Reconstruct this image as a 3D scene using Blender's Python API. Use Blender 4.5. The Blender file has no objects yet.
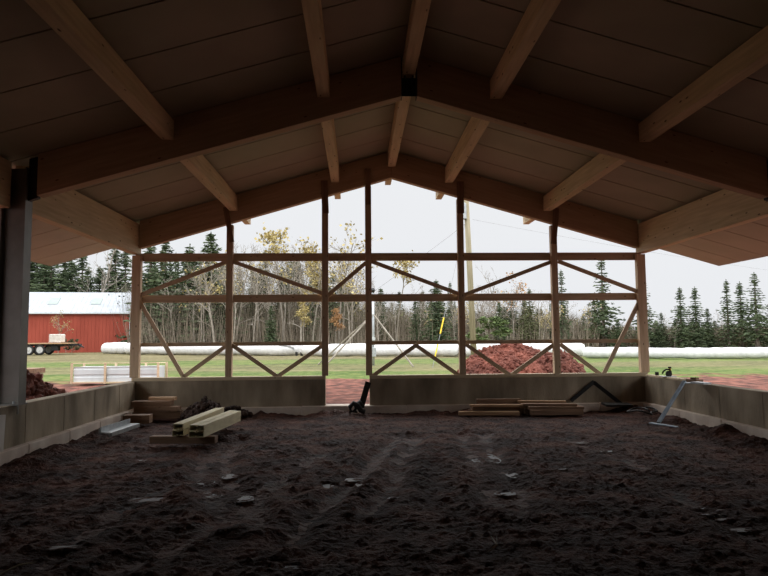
import bpy, bmesh, math, random
import numpy as np
from mathutils import Vector, Matrix, Euler
S = bpy.context.scene
COL = S.collection

# ------------------------------------------------------------------ camera
F, YAW, PITCH, ROLL, EYE = 635.79, math.radians(2.394), math.radians(4.487), math.radians(-0.456), 1.6
_fw = Vector((math.sin(YAW)*math.cos(PITCH), math.cos(YAW)*math.cos(PITCH), math.sin(PITCH)))
_rt = Vector((math.cos(YAW), -math.sin(YAW), 0))
_up = _rt.cross(_fw)
cr = _rt*math.cos(ROLL) + _up*math.sin(ROLL)
cu = -_rt*math.sin(ROLL) + _up*math.cos(ROLL)
cd = bpy.data.cameras.new('camera'); cam = bpy.data.objects.new('camera', cd); COL.objects.link(cam)
cd.sensor_width = 36; cd.lens = F*36/768; cd.clip_end = 1000; cd.clip_start = .05
cam.matrix_world = Matrix(((cr.x, cu.x, -_fw.x, 0), (cr.y, cu.y, -_fw.y, 0), (cr.z, cu.z, -_fw.z, EYE), (0, 0, 0, 1)))
S.camera = cam

# ------------------------------------------------------------------ overcast sky and exposure
S.view_settings.view_transform = 'Standard'; S.view_settings.look = 'None'
S.view_settings.gamma = 1; S.view_settings.use_curve_mapping = False
S.view_settings.exposure = 0.0
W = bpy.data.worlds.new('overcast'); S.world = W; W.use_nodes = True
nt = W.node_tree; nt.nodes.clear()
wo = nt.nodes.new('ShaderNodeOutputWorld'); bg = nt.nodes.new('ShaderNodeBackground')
tc = nt.nodes.new('ShaderNodeTexCoord'); sx = nt.nodes.new('ShaderNodeSeparateXYZ')
rmp = nt.nodes.new('ShaderNodeValToRGB'); nz = nt.nodes.new('ShaderNodeTexNoise'); mx = nt.nodes.new('ShaderNodeMix')
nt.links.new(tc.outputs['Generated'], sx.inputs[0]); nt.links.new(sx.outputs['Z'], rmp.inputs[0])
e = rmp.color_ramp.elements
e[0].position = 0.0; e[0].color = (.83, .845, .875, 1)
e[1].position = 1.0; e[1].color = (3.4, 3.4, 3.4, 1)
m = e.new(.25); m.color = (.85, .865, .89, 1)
m = e.new(.38); m.color = (2.8, 2.82, 2.86, 1)  # sky brightened steeply above the visible part, shaped to light the interior
nz.inputs['Scale'].default_value = 2.2; nz.inputs['Detail'].default_value = 3
nt.links.new(tc.outputs['Generated'], nz.inputs[0])
mr = nt.nodes.new('ShaderNodeMapRange'); mr.inputs['To Min'].default_value = .97; mr.inputs['To Max'].default_value = 1.03
nt.links.new(nz.outputs[0], mr.inputs[0])
mx.data_type = 'RGBA'; mx.blend_type = 'MULTIPLY'; mx.inputs[0].default_value = 1
nt.links.new(rmp.outputs[0], mx.inputs[6]); nt.links.new(mr.outputs[0], mx.inputs[7])
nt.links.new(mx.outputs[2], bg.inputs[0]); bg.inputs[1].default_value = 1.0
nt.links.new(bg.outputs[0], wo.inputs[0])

# ------------------------------------------------------------------ helpers
def ray(px, py):
    a, b = px-384, py-288
    return (cr*a - cu*b + _fw*F)
def at(px, py, Y):
    d = ray(px, py); return Vector((0, 0, EYE)) + d*(Y/d.y)
def gnd(px, py, z=0.05):
    d = ray(px, py); return Vector((0, 0, EYE)) + d*((z-EYE)/d.z)
def tag(o, label=None, cat=None, group=None, kind=None):
    if label: o['label'] = label
    if cat: o['category'] = cat
    if group: o['group'] = group
    if kind: o['kind'] = kind
    return o
MW = {}
def empty(name, loc, rz=0, rot=None):
    o = bpy.data.objects.new(name, None); COL.objects.link(o)
    M = Matrix.Translation(Vector(loc)) @ (rot.to_4x4() if rot else Matrix.Rotation(rz, 4, 'Z'))
    o.matrix_world = M; MW[o.name] = M; o.empty_display_size = .2
    return o
def link(bm, name, mat, parent=None, M=None, smooth=False):
    """bm holds world coordinates; the object gets frame M"""
    if M is None:
        if parent: M = MW[parent.name].copy()
        else:
            lo = Vector([min(v.co[i] for v in bm.verts) for i in range(3)]); hi = Vector([max(v.co[i] for v in bm.verts) for i in range(3)])
            M = Matrix.Translation(((lo.x+hi.x)/2, (lo.y+hi.y)/2, lo.z))
    bm.transform(M.inverted())
    me = bpy.data.meshes.new(name); bm.to_mesh(me); bm.free()
    if smooth:
        for p in me.polygons: p.use_smooth = True
    for mm in (mat if isinstance(mat, (list, tuple)) else [mat]): me.materials.append(mm)
    o = bpy.data.objects.new(name, me); COL.objects.link(o)
    if parent:
        o.parent = parent; o.matrix_basis = MW[parent.name].inverted() @ M
    else: o.matrix_world = M
    MW[o.name] = M
    return o
def BM(): return bmesh.new()
def add_box(bm, c, s, R=None, bev=0, mi=0):
    vs = []
    c = Vector(c)
    for sx_ in (-1, 1):
        for sy_ in (-1, 1):
            for sz_ in (-1, 1):
                v = Vector((sx_*s[0]/2, sy_*s[1]/2, sz_*s[2]/2))
                if R is not None: v = R @ v
                vs.append(bm.verts.new(c+v))
    fs = []
    for idx in ((0, 1, 3, 2), (4, 6, 7, 5), (0, 4, 5, 1), (2, 3, 7, 6), (0, 2, 6, 4), (1, 5, 7, 3)):
        f = bm.faces.new([vs[i] for i in idx]); f.material_index = mi; fs.append(f)
    if bev:
        ed = list({e for f in fs for e in f.edges})
        bmesh.ops.bevel(bm, geom=ed, offset=bev, segments=1, affect='EDGES', clamp_overlap=True)
def frame(p1, p2, up=Vector((0, 0, 1))):
    x = (Vector(p2)-Vector(p1)).normalized()
    z = (up - x*up.dot(x)).normalized(); y = z.cross(x)
    return Matrix((x, y, z)).transposed()
def beam(name, p1, p2, w, h, mat, parent=None, up=Vector((0, 0, 1)), bev=.006):
    """rectangular bar p1->p2; grain runs along local X"""
    p1, p2 = Vector(p1), Vector(p2); R = frame(p1, p2, up)
    b = BM(); add_box(b, (p1+p2)/2, ((p2-p1).length, w, h), R, bev)
    return link(b, name, mat, parent, Matrix.Translation((p1+p2)/2) @ R.to_4x4())
def add_bar(b, p1, p2, w, h, up=Vector((0, 0, 1)), bev=0):
    p1, p2 = Vector(p1), Vector(p2)
    add_box(b, (p1+p2)/2, ((p2-p1).length, w, h), frame(p1, p2, up), bev)
def add_tube(b, pts, r, n=8, caps=True):
    pts = [Vector(p) for p in pts]; rings = []
    if not isinstance(r, (list, tuple)): r = [r]*len(pts)
    for i, p in enumerate(pts):
        d = (pts[min(i+1, len(pts)-1)]-pts[max(i-1, 0)]).normalized()
        u = Vector((0, 0, 1)) if abs(d.z) < .95 else Vector((1, 0, 0))
        a = d.cross(u).normalized(); c = d.cross(a)
        rings.append([b.verts.new(p + (a*math.cos(t)+c*math.sin(t))*r[i]) for t in [2*math.pi*k/n for k in range(n)]])
    for A, B in zip(rings, rings[1:]):
        for k in range(n): b.faces.new((A[k], A[(k+1) % n], B[(k+1) % n], B[k]))
    if caps and n > 2: b.faces.new(rings[0][::-1]); b.faces.new(rings[-1])
def add_prism(b, poly, ax, lo, hi):
    """poly: 2D outline; ax = extrusion axis ('x','y' or 'z')"""
    def P(u, v, w): return {'y': (u, w, v), 'x': (w, u, v), 'z': (u, v, w)}[ax]
    A = [b.verts.new(P(u, v, lo)) for u, v in poly]; B = [b.verts.new(P(u, v, hi)) for u, v in poly]
    n = len(poly)
    for i in range(n): b.faces.new((A[i], A[(i+1) % n], B[(i+1) % n], B[i]))
    b.faces.new(A[::-1]); b.faces.new(B)
    bmesh.ops.recalc_face_normals(b, faces=b.faces)

# lattice noise
_rs = np.random.RandomState(7); _T = _rs.rand(256, 256)
def vnoise(x, y):
    xi, yi = np.floor(x).astype(int), np.floor(y).astype(int); fx, fy = x-xi, y-yi
    fx, fy = fx*fx*(3-2*fx), fy*fy*(3-2*fy)
    g = lambda a, b_: _T[a % 256, b_ % 256]
    return (g(xi, yi)*(1-fx)+g(xi+1, yi)*fx)*(1-fy)+(g(xi, yi+1)*(1-fx)+g(xi+1, yi+1)*fx)*fy
def fbm(x, y, o=4, s=1.0):
    r = 0; a = 1; t = 0
    for k in range(o): r = r + a*vnoise(x*s+17.3*k, y*s+5.1*k); t += a; a *= .5; s *= 2.1
    return r/t-.5

# ------------------------------------------------------------------ materials
def mat(name, rough=.8, metallic=0):
    m = bpy.data.materials.new(name); m.use_nodes = True
    p = m.node_tree.nodes['Principled BSDF']; p.inputs['Roughness'].default_value = rough; p.inputs['Metallic'].default_value = metallic
    if 'Specular IOR Level' in p.inputs: p.inputs['Specular IOR Level'].default_value = .3
    return m, m.node_tree, p
def noisy(name, c1, c2, scale=5, detail=4, stretch=(1, 1, 1), rough=.8, bump=0, bscale=None, metallic=0, c3=None, coord='Object', lo=.35, hi=.65, bdist=.02, spec=None):
    m, t, p = mat(name, rough, metallic)
    tc = t.nodes.new('ShaderNodeTexCoord'); mp = t.nodes.new('ShaderNodeMapping'); mp.inputs['Scale'].default_value = stretch
    t.links.new(tc.outputs[coord], mp.inputs[0])
    n = t.nodes.new('ShaderNodeTexNoise'); n.inputs['Scale'].default_value = scale; n.inputs['Detail'].default_value = detail
    t.links.new(mp.outputs[0], n.inputs[0])
    r = t.nodes.new('ShaderNodeValToRGB'); e = r.color_ramp.elements
    e[0].position = lo; e[0].color = (*c1, 1); e[1].position = hi; e[1].color = (*c2, 1)
    if c3: q = e.new((lo+hi)/2); q.color = (*c3, 1)
    t.links.new(n.outputs[0], r.inputs[0]); t.links.new(r.outputs[0], p.inputs['Base Color'])
    if spec is not None: p.inputs['Specular IOR Level'].default_value = spec
    if bump:
        n2 = t.nodes.new('ShaderNodeTexNoise'); n2.inputs['Scale'].default_value = bscale or scale*3; n2.inputs['Detail'].default_value = 5
        t.links.new(mp.outputs[0], n2.inputs[0])
        b = t.nodes.new('ShaderNodeBump'); b.inputs['Strength'].default_value = bump; b.inputs['Distance'].default_value = bdist
        t.links.new(n2.outputs[0], b.inputs['Height']); t.links.new(b.outputs[0], p.inputs['Normal'])
    return m
def wood(name, c1, c2, knot=(.12, .06, .03), rough=.7, kd=.07):
    """sawn softwood: grain along local X, scattered knots"""
    m, t, p = mat(name, rough)
    tc = t.nodes.new('ShaderNodeTexCoord'); mp = t.nodes.new('ShaderNodeMapping'); mp.inputs['Scale'].default_value = (.6, 9, 9)
    t.links.new(tc.outputs['Object'], mp.inputs[0])
    n = t.nodes.new('ShaderNodeTexNoise'); n.inputs['Scale'].default_value = 2.2; n.inputs['Detail'].default_value = 5
    t.links.new(mp.outputs[0], n.inputs[0])
    r = t.nodes.new('ShaderNodeValToRGB'); e = r.color_ramp.elements
    e[0].position = .3; e[0].color = (*c1, 1); e[1].position = .7; e[1].color = (*c2, 1)
    t.links.new(n.outputs[0], r.inputs[0])
    mp2 = t.nodes.new('ShaderNodeMapping'); mp2.inputs['Scale'].default_value = (3.2, 9, 9); t.links.new(tc.outputs['Object'], mp2.inputs[0])
    v = t.nodes.new('ShaderNodeTexVoronoi'); v.inputs['Scale'].default_value = 1.0; t.links.new(mp2.outputs[0], v.inputs['Vector'])
    k = t.nodes.new('ShaderNodeMapRange'); k.inputs[1].default_value = kd; k.inputs[2].default_value = kd*2.2
    t.links.new(v.outputs['Distance'], k.inputs[0])
    x = t.nodes.new('ShaderNodeMix'); x.data_type = 'RGBA'; t.links.new(k.outputs[0], x.inputs[0]); x.inputs[6].default_value = (*knot, 1)
    t.links.new(r.outputs[0], x.inputs[7])
    oi = t.nodes.new('ShaderNodeObjectInfo'); m2 = t.nodes.new('ShaderNodeMapRange'); m2.inputs[3].default_value = .88; m2.inputs[4].default_value = 1.1
    t.links.new(oi.outputs['Random'], m2.inputs[0])
    y = t.nodes.new('ShaderNodeMix'); y.data_type = 'RGBA'; y.blend_type = 'MULTIPLY'; y.inputs[0].default_value = 1
    t.links.new(x.outputs[2], y.inputs[6]); t.links.new(m2.outputs[0], y.inputs[7]); t.links.new(y.outputs[2], p.inputs['Base Color'])
    b = t.nodes.new('ShaderNodeBump'); b.inputs['Strength'].default_value = .25; b.inputs['Distance'].default_value = .004
    t.links.new(n.outputs[0], b.inputs['Height']); t.links.new(b.outputs[0], p.inputs['Normal'])
    return m
M_ = {}
M_['glulam'] = wood('glulam', (.42, .295, .195), (.54, .385, .26), kd=.05)
M_['spruce'] = wood('spruce_timber', (.62, .48, .29), (.80, .645, .42), kd=.065)
M_['stud'] = wood('stud_timber', (.52, .385, .25), (.66, .51, .35), kd=.05)
M_['board'] = wood('board', (.42, .26, .15), (.56, .37, .22), kd=.05)
M_['wetboard'] = wood('weathered_board', (.18, .11, .07), (.32, .20, .125), kd=.05)
M_['palewood'] = wood('pale_board', (.62, .50, .33), (.72, .60, .42), kd=.05)
M_['panel'] = noisy('roof_panel', (.36, .325, .245), (.42, .375, .285), 1.1, 3, (1, 1, 1), .55, .1, 30, spec=.25)
M_['concrete'] = noisy('concrete', (.17, .136, .094), (.47, .39, .285), 1.3, 8, (1.8, 1.8, .6), .85, .35, 20, lo=.3, hi=.7)
M_['footing'] = noisy('footing_concrete', (.60, .50, .42), (.76, .67, .58), 3, 6, (1, 1, 1), .85, .3, 20)
M_['mud'] = noisy('mud', (.024, .010, .007), (.125, .054, .036), 1.9, 10, (1, 1, 1), .75, 1.0, 22, c3=(.060, .026, .0175), lo=.32, hi=.68, bdist=.06, spec=.15)
M_['rut'] = noisy('pressed_mud', (.03, .014, .010), (.12, .056, .040), 2.5, 9, rough=.68, bump=.9, bscale=22, bdist=.05, spec=.22)
M_['clod'] = noisy('dark_soil', (.03, .018, .014), (.07, .04, .03), 6, 5, rough=.8, bump=.5, bscale=30)
M_['redsoil'] = noisy('red_soil', (.08, .026, .018), (.25, .085, .058), 1.6, 8, rough=.9, bump=.7, bscale=10, c3=(.16, .054, .038), lo=.3, hi=.7, bdist=.06)
M_['darkred'] = noisy('damp_red_soil', (.06, .021, .015), (.18, .062, .043), 2.5, 8, rough=.9, bump=.7, bscale=10, lo=.3, hi=.7, bdist=.06)
M_['steel'] = noisy('painted_steel', (.16, .155, .14), (.215, .21, .195), 3, 3, rough=.42, metallic=.3, spec=.5)
M_['black_steel'] = noisy('black_steel', (.02, .02, .021), (.035, .034, .034), 5, 3, rough=.5, metallic=.3)
M_['galv'] = noisy('galvanised', (.42, .46, .48), (.55, .58, .60), 12, 3, rough=.4, metallic=.4)
M_['bluesteel'] = noisy('blue_grey_steel', (.22, .29, .36), (.30, .37, .44), 8, 3, rough=.45, metallic=.3)
M_['black'] = noisy('black_plastic', (.012, .012, .012), (.03, .028, .026), 8, 3, rough=.6)
M_['wrap'] = noisy('bale_wrap', (.62, .62, .63), (.76, .76, .76), 2.5, 5, rough=.45, bump=.4, bscale=5, bdist=.08)
M_['white_metal'] = noisy('white_siding', (.52, .56, .57), (.62, .65, .66), 2, 3, rough=.4)
M_['foam'] = noisy('white_foam_sheet', (.62, .58, .53), (.74, .70, .66), 4, 5, rough=.8)
M_['barn_red'] = noisy('barn_red', (.30, .055, .033), (.36, .07, .043), .8, 4, (1, 1, .3), rough=.6)
M_['barn_roof'] = noisy('barn_roof', (.34, .37, .41), (.41, .44, .475), 1.2, 3, rough=.5)
M_['skylight'] = noisy('skylight', (.27, .33, .31), (.31, .36, .34), 2, 2, rough=.4)
M_['tyre'] = noisy('tyre', (.02, .02, .02), (.04, .038, .036), 9, 3, rough=.8)
M_['rim'] = noisy('wheel_rim', (.45, .45, .44), (.6, .6, .58), 9, 3, rough=.5)
M_['pole'] = noisy('pole_wood', (.28, .245, .16), (.38, .33, .23), 3, 5, (4, 4, .3), rough=.85)
M_['yellow'] = noisy('yellow_guard', (.80, .50, .02), (.9, .6, .04), 4, 2, rough=.5)
M_['channel'] = noisy('pale_yellow_channel', (.58, .51, .32), (.76, .69, .46), 6, 6, (.6, 3, 3), rough=.6, lo=.3, hi=.7)
M_['greybark'] = noisy('grey_bark', (.22, .195, .16), (.38, .34, .29), 2, 4, rough=.9)
M_['darkbark'] = noisy('dark_bark', (.10, .08, .065), (.18, .15, .12), 2, 4, rough=.9)
M_['needle'] = noisy('spruce_needles', (.038, .058, .028), (.095, .125, .058), .9, 5, rough=.8, lo=.3, hi=.7)
M_['needle2'] = noisy('olive_needles', (.06, .072, .03), (.13, .135, .06), .9, 5, rough=.8, lo=.3, hi=.7)
M_['yleaf'] = noisy('yellow_leaves', (.34, .27, .10), (.52, .43, .20), 1.1, 4, rough=.8)
M_['oleaf'] = noisy('orange_leaves', (.38, .20, .08), (.50, .30, .15), 1.1, 4, rough=.8)
M_['gleaf'] = noisy('green_leaves', (.06, .10, .03), (.15, .20, .07), 1.1, 4, rough=.8)
M_['brush'] = noisy('brush_stems', (.10, .08, .06), (.32, .27, .205), .5, 5, rough=.9, coord='Object', lo=.3, hi=.7)
M_['brushleaf'] = noisy('brush_leaves', (.05, .06, .028), (.17, .155, .085), .4, 5, rough=.9, lo=.3, hi=.7)
M_['water'] = noisy('puddle_water', (.06, .04, .035), (.09, .06, .05), 3, 2, rough=.38, bump=.5, bscale=30, spec=.2)
M_['wire'] = noisy('wire', (.25, .25, .26), (.3, .3, .31), 3, 2, rough=.6)

# ground material: grass with bands; red earth near the building
def ground_mat():
    m, t, p = mat('field_ground', .95)
    N = t.nodes; L = t.links
    g = N.new('ShaderNodeNewGeometry'); s = N.new('ShaderNodeSeparateXYZ'); L.new(g.outputs['Position'], s.inputs[0])
    def noise(scale, stretch, det=5):
        mp = N.new('ShaderNodeMapping'); mp.inputs['Scale'].default_value = stretch; L.new(g.outputs['Position'], mp.inputs[0])
        n = N.new('ShaderNodeTexNoise'); n.inputs['Scale'].default_value = scale; n.inputs['Detail'].default_value = det; L.new(mp.outputs[0], n.inputs[0]); return n.outputs[0]
    def ramp(src, stops):
        r = N.new('ShaderNodeValToRGB'); e = r.color_ramp.elements
        e[0].position, e[0].color = stops[0][0], (*stops[0][1], 1); e[1].position, e[1].color = stops[-1][0], (*stops[-1][1], 1)
        for q in stops[1:-1]: k = e.new(q[0]); k.color = (*q[1], 1)
        L.new(src, r.inputs[0]); return r.outputs[0]
    def mixc(f, a, b):
        x = N.new('ShaderNodeMix'); x.data_type = 'RGBA'; L.new(f, x.inputs[0]); L.new(a, x.inputs[6]); L.new(b, x.inputs[7]); return x.outputs[2]
    def math_(op, a, b):
        x = N.new('ShaderNodeMath'); x.operation = op
        for i, q in enumerate((a, b)):
            if isinstance(q, (int, float)): x.inputs[i].default_value = q
            else: L.new(q, x.inputs[i])
        return x.outputs[0]
    n1 = noise(1.0, (.12, .5, 1)); n2 = noise(2.5, (1, 1, 1), 8)
    nn = math_('ADD', math_('MULTIPLY', n1, .45), math_('MULTIPLY', n2, .55))
    grass = ramp(nn, [(.41, (.046, .08, .010)), (.5, (.088, .130, .022)), (.59, (.14, .16, .042))])
    dry = ramp(nn, [(.38, (.085, .075, .028)), (.60, (.19, .16, .078))])
    # dried strips further out
    yy = math_('ADD', s.outputs['Y'], math_('MULTIPLY', math_('SUBTRACT', n1, .5), 10))
    band = ramp(math_('DIVIDE', yy, 100), [(.29, (0, 0, 0)), (.325, (.8, .8, .8)), (.37, (.7, .7, .7)), (.40, (0, 0, 0)), (.46, (.1, .1, .1)), (.50, (1, 1, 1)), (1, (1, 1, 1))])
    c = mixc(band, grass, dry)
    red = ramp(n2, [(.35, (.05, .018, .012)), (.5, (.13, .046, .031)), (.65, (.235, .09, .062))])
    n3 = noise(.8, (1, 1, 1), 6)
    ye = math_('ADD', s.outputs['Y'], math_('MULTIPLY', math_('SUBTRACT', n3, .5), 9))
    msk = N.new('ShaderNodeMapRange'); msk.inputs[1].default_value = 24.0; msk.inputs[2].default_value = 25.5; L.new(ye, msk.inputs[0])
    c = mixc(msk.outputs[0], red, c)
    L.new(c, p.inputs['Base Color'])
    b = N.new('ShaderNodeBump'); b.inputs['Strength'].default_value = .8; b.inputs['Distance'].default_value = .12
    L.new(noise(4, (1, 1, 1), 8), b.inputs['Height']); L.new(b.outputs[0], p.inputs['Normal'])
    return m
M_['ground'] = ground_mat()

# ------------------------------------------------------------------ main dimensions (metres)
D, N, XL, XR, XA = 14.149, 9.314, -4.831, 6.433, .789
TC, TF, ZB, ZT, SL = .697, .125, 5.233, 5.85, .287        # wall top, footing top, rafter underside / top at ridge, slope
EB = 3.496                                                # underside of eave beams
YE, XEL, XER = 16.042, -7.605, 9.372                      # roof edges
YB = -8.0                                                 # rear end of the building
BAYS = [N-4.835*k for k in range(4)]
def rz_(x, z0): return z0 - SL*abs(x-XA)
rng = random.Random(3)

# ------------------------------------------------------------------ floor of the barn
def dist_seg(X, Y, pts):
    d = np.full(X.shape, 1e9)
    for a, b in zip(pts, pts[1:]):
        ax, ay, bx, by = a.x, a.y, b.x, b.y; L2 = (bx-ax)**2+(by-ay)**2
        t = np.clip(((X-ax)*(bx-ax)+(Y-ay)*(by-ay))/L2, 0, 1)
        d = np.minimum(d, np.hypot(X-ax-t*(bx-ax), Y-ay-t*(by-ay)))
    return d
RUTS = [[(222, 436), (206, 450), (198, 470), (214, 490), (230, 515)], [(240, 434), (226, 452), (226, 470), (246, 492), (262, 515)],
        [(398, 430), (378, 450), (352, 475), (318, 500), (285, 530)], [(418, 430), (402, 452), (392, 475), (370, 500)],
        [(462, 428), (472, 450), (484, 472), (496, 495)], [(482, 428), (494, 450), (516, 480), (524, 500)],
        [(330, 440), (290, 465), (240, 500), (150, 545), (60, 570)],
        [(185, 470), (120, 500), (60, 535), (10, 570)], [(560, 430), (610, 447), (650, 460)], [(670, 480), (700, 500), (745, 520), (800, 540)]]
RUTS = [[gnd(*q) for q in r] for r in RUTS]
PUDDLES = [(155, 490, .30, .16), (205, 474, .12, .20), (211, 486, .13, .16), (229, 468, .09, .15), (243, 489, .15, .14), (328, 477, .13, .22), (352, 471, .16, .12), (364, 476, .12, .14),
           (356, 489.5, .14, .07), (395, 488, .10, .05), (493, 451, .10, .35), (476, 453, .06, .2), (513, 467, .09, .18), (292, 552, .15, .05), (304, 554.5, .17, .04),
           (70, 535, .34, .06), (262, 562, .18, .04), (583, 436, .20, .12), (606, 444, .16, .1), (695, 498, .16, .05), (712, 504, .16, .05), (728, 508, .14, .04), (741, 518, .20, .05), (722, 499, .14, .04), (506, 484, .14, .1), (141, 453, .2, .1), (760, 512, .18, .05), (558, 461, .2, .08)]
PUD = [(gnd(a, b), c*.8, d*.8) for a, b, c, d in PUDDLES]
def floor_h(X, Y):
    h = fbm(X, Y, 3, .8)*.06 + fbm(X+40, Y, 4, 7)*.038
    r = fbm(X-9, Y+3, 3, 11); h += np.clip(r*1.6, 0, 1)**1.5*.05
    h += np.clip(fbm(X+3, Y-7, 2, 17)*1.8-.1, 0, 1)*.05 + fbm(X-30, Y, 1, 31)*.014
    for i, p in enumerate(RUTS):
        d = dist_seg(X, Y, p); s = 1.0 if i < 6 else .6
        g_ = np.exp(-(d/.13)**2); h = h*(1-.45*g_*s); h += s*(-.045*g_ + .03*np.exp(-((d-.27)/.10)**2))
    # spoil against the footings
    h += .13*np.exp(-((Y-13.85)/.20)**2)*np.clip(fbm(X*1.0, Y*.2, 3, 1.7)*3.0-.02, 0, 1)
    h += .20*np.exp(-((X-6.1)/.26)**2)*np.clip(fbm(X*.2+9, Y, 3, 1.9)*2.4+.2, 0, 1)
    h += .20*np.exp(-((X+4.5)/.26)**2)*np.clip(fbm(X*.2+29, Y, 3, 1.3)*2.4+.15, 0, 1)
    h = h*.9-.055
    for c, rx, ry in PUD:
        q = np.hypot((X-c.x)/(rx*.75), (Y-c.y)/(ry*.75))
        tgt = -.045 + fbm(X, Y, 3, 11)*.05
        w = np.clip(1.9-q, 0, 1); h = h*(1-w)+np.where(q < 1, tgt-.006, np.maximum(h, -.035))*w
    return h
def build_floor():
    xs = np.arange(XL-.02, XR+.03, .036); ys = np.concatenate([np.arange(YB, 3, .5), np.arange(3, 7.5, .03), np.arange(7.5, D+.06, .036)])
    X, Y = np.meshgrid(xs, ys); H = floor_h(X, Y)
    nx, ny = len(xs), len(ys)
    v = np.stack([X, Y, H], -1).reshape(-1, 3)
    i = np.arange((nx-1)*(ny-1)); r, c = i//(nx-1), i % (nx-1); a = r*nx+c
    f = np.stack([a, a+1, a+nx+1, a+nx], -1)
    me = bpy.data.meshes.new('floor'); me.from_pydata(v.tolist(), [], f.tolist()); me.materials.append(M_['mud']); me.materials.append(M_['rut'])
    cx, cy = (xs[c]+xs[c+1])/2, (ys[r]+ys[r+1])/2; dd = np.min([dist_seg(cx, cy, p) for p in RUTS], axis=0) + fbm(cx, cy, 3, 4)*.45
    me.polygons.foreach_set('material_index', (dd < .05).astype(np.int32))
    o = bpy.data.objects.new('floor', me); COL.objects.link(o); tag(o, kind='structure')
    for p in me.polygons: p.use_smooth = True
build_floor()
def fz(x, y): return float(floor_h(np.array([[x]]), np.array([[y]]))[0, 0])

# ------------------------------------------------------------------ ground outside
def ground_h(X, Y):
    h = fbm(X, Y, 4, .5)*.12+fbm(X, Y, 3, 3)*.05 + .03
    h = h - .35*np.clip((X-18)/20, 0, 1)*np.clip((Y-40)/20, 0, 1)
    return h
def build_ground():
    xs = np.concatenate([np.arange(-160, -30, 8), np.arange(-30, -13, 1.0), np.arange(-13, 15, .16), np.arange(15, 40, 1.0), np.arange(40, 170, 8)])
    ys = np.concatenate([np.arange(-30, 8, 2.0), np.arange(8, 30, .16), np.arange(30, 75, .7), np.arange(75, 260, 8)])
    X, Y = np.meshgrid(xs, ys); H = ground_h(X, Y)
    nx, ny = len(xs), len(ys); v = np.stack([X, Y, H], -1).reshape(-1, 3)
    i = np.arange((nx-1)*(ny-1)); r, c = i//(nx-1), i % (nx-1); a = r*nx+c
    cx, cy = (xs[c]+xs[c+1])/2, (ys[r]+ys[r+1])/2
    keep = ~((cx > XL-.12) & (cx < XR+.12) & (cy < D+.12))
    f = np.stack([a, a+1, a+nx+1, a+nx], -1)[keep]
    me = bpy.data.meshes.new('ground'); me.from_pydata(v.tolist(), [], f.tolist()); me.materials.append(M_['ground'])
    for p in me.polygons: p.use_smooth = True
    o = bpy.data.objects.new('ground', me); COL.objects.link(o); tag(o, kind='structure')
build_ground()
def gz(x, y): return float(ground_h(np.array([[x]]), np.array([[y]]))[0, 0])

_gx = np.linspace(-90, 90, 451); _gy = np.linspace(15, 115, 251); _GX, _GY = np.meshgrid(_gx, _gy); _GH = ground_h(_GX, _GY).tolist()
def gz_fast(x, y): return _GH[min(250, max(0, int((y-15)/.4)))][min(450, max(0, int((x+90)/.4)))]
# ------------------------------------------------------------------ concrete walls and footings
TH = .22
def form_wall(name, p1, p2, zt=TC, seams=()):
    """poured wall along a line, form joints as shallow vertical fins"""
    p1, p2 = Vector(p1), Vector(p2)
    b = BM(); add_bar(b, (p1.x, p1.y, (zt-.25)/2), (p2.x, p2.y, (zt-.25)/2), TH, zt+.25, bev=.008)
    d = (p2-p1).normalized(); n = Vector((-d.y, d.x, 0))
    for s in seams:
        q = p1+d*s
        for sg in (-1, 1): add_bar(b, (q.x-d.x*.012+n.x*sg*TH/2, q.y-d.y*.012+n.y*sg*TH/2, .35), (q.x+d.x*.012+n.x*sg*TH/2, q.y+d.y*.012+n.y*sg*TH/2, .35), .01, .66)
    return tag(link(b, name, M_['concrete']), kind='structure')
XD1, XD2 = at(325.4, 380, D).x, at(369.6, 380, D).x
form_wall('wall_back', (XL-.22, D+TH/2, 0), (XD1, D+TH/2, 0), seams=(1.1, 2.3, 3.5))
form_wall('wall_back', (XD2, D+TH/2, 0), (XR+.22, D+TH/2, 0), seams=(1.1, 2.3, 2.42, 3.5, 4.7, 5.9))
form_wall('wall_left', (XL-TH/2, YB, 0), (XL-TH/2, D-.002, 0), seams=[k*1.22+.5 for k in range(18)])
form_wall('wall_right', (XR+TH/2, YB, 0), (XR+TH/2, D-.002, 0), seams=[k*1.22+.9 for k in range(17)])
def footing(name, p1, p2, off):
    b = BM(); p1, p2 = Vector(p1), Vector(p2); d = (p2-p1).normalized(); L = (p2-p1).length; s = 0
    while s < L-.05:
        e_ = min(L, s+rng.uniform(1.1, 1.5)); j = rng.uniform(-.006, .006)
        a, c = p1+d*(s+.006), p1+d*e_
        add_bar(b, (a.x, a.y, TF/2-.13+j), (c.x, c.y, TF/2-.13+j), TH+.20+j, TF+.26, bev=.012); s = e_
    return tag(link(b, name, M_['footing']), kind='structure')
footing('trim_1', (XL-.2, D+TH/2, 0), (XR+.2, D+TH/2, 0), 0)
footing('trim_2', (XL-TH/2, YB, 0), (XL-TH/2, D-.1, 0), 0)
footing('trim_3', (XR+TH/2, YB, 0), (XR+TH/2, D-.1, 0), 0)
# added unseen cladding on the long sides, blocks light to darken the near bay
for nm_, x_ in (('wall_left', XL-.42), ('wall_right', XR+.42)):
    b = BM(); add_box(b, (x_, (YB+7.6)/2, (TC+4.05)/2), (.06, 7.6-YB, 4.05-TC)); tag(link(b, nm_, M_['panel']), kind='structure')
# unseen gable added behind the camera, closed to keep the interior dark
b = BM(); add_prism(b, [(XL-.2, -.2), (XR+.2, -.2), (XR+.2, rz_(XR+.2, ZT)-.03), (XA, ZT-.03), (XL-.2, rz_(XL-.2, ZT)-.03)], 'y', YB-.15, YB-.01)
tag(link(b, 'wall_rear_blocker', M_['panel']), kind='structure')

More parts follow.
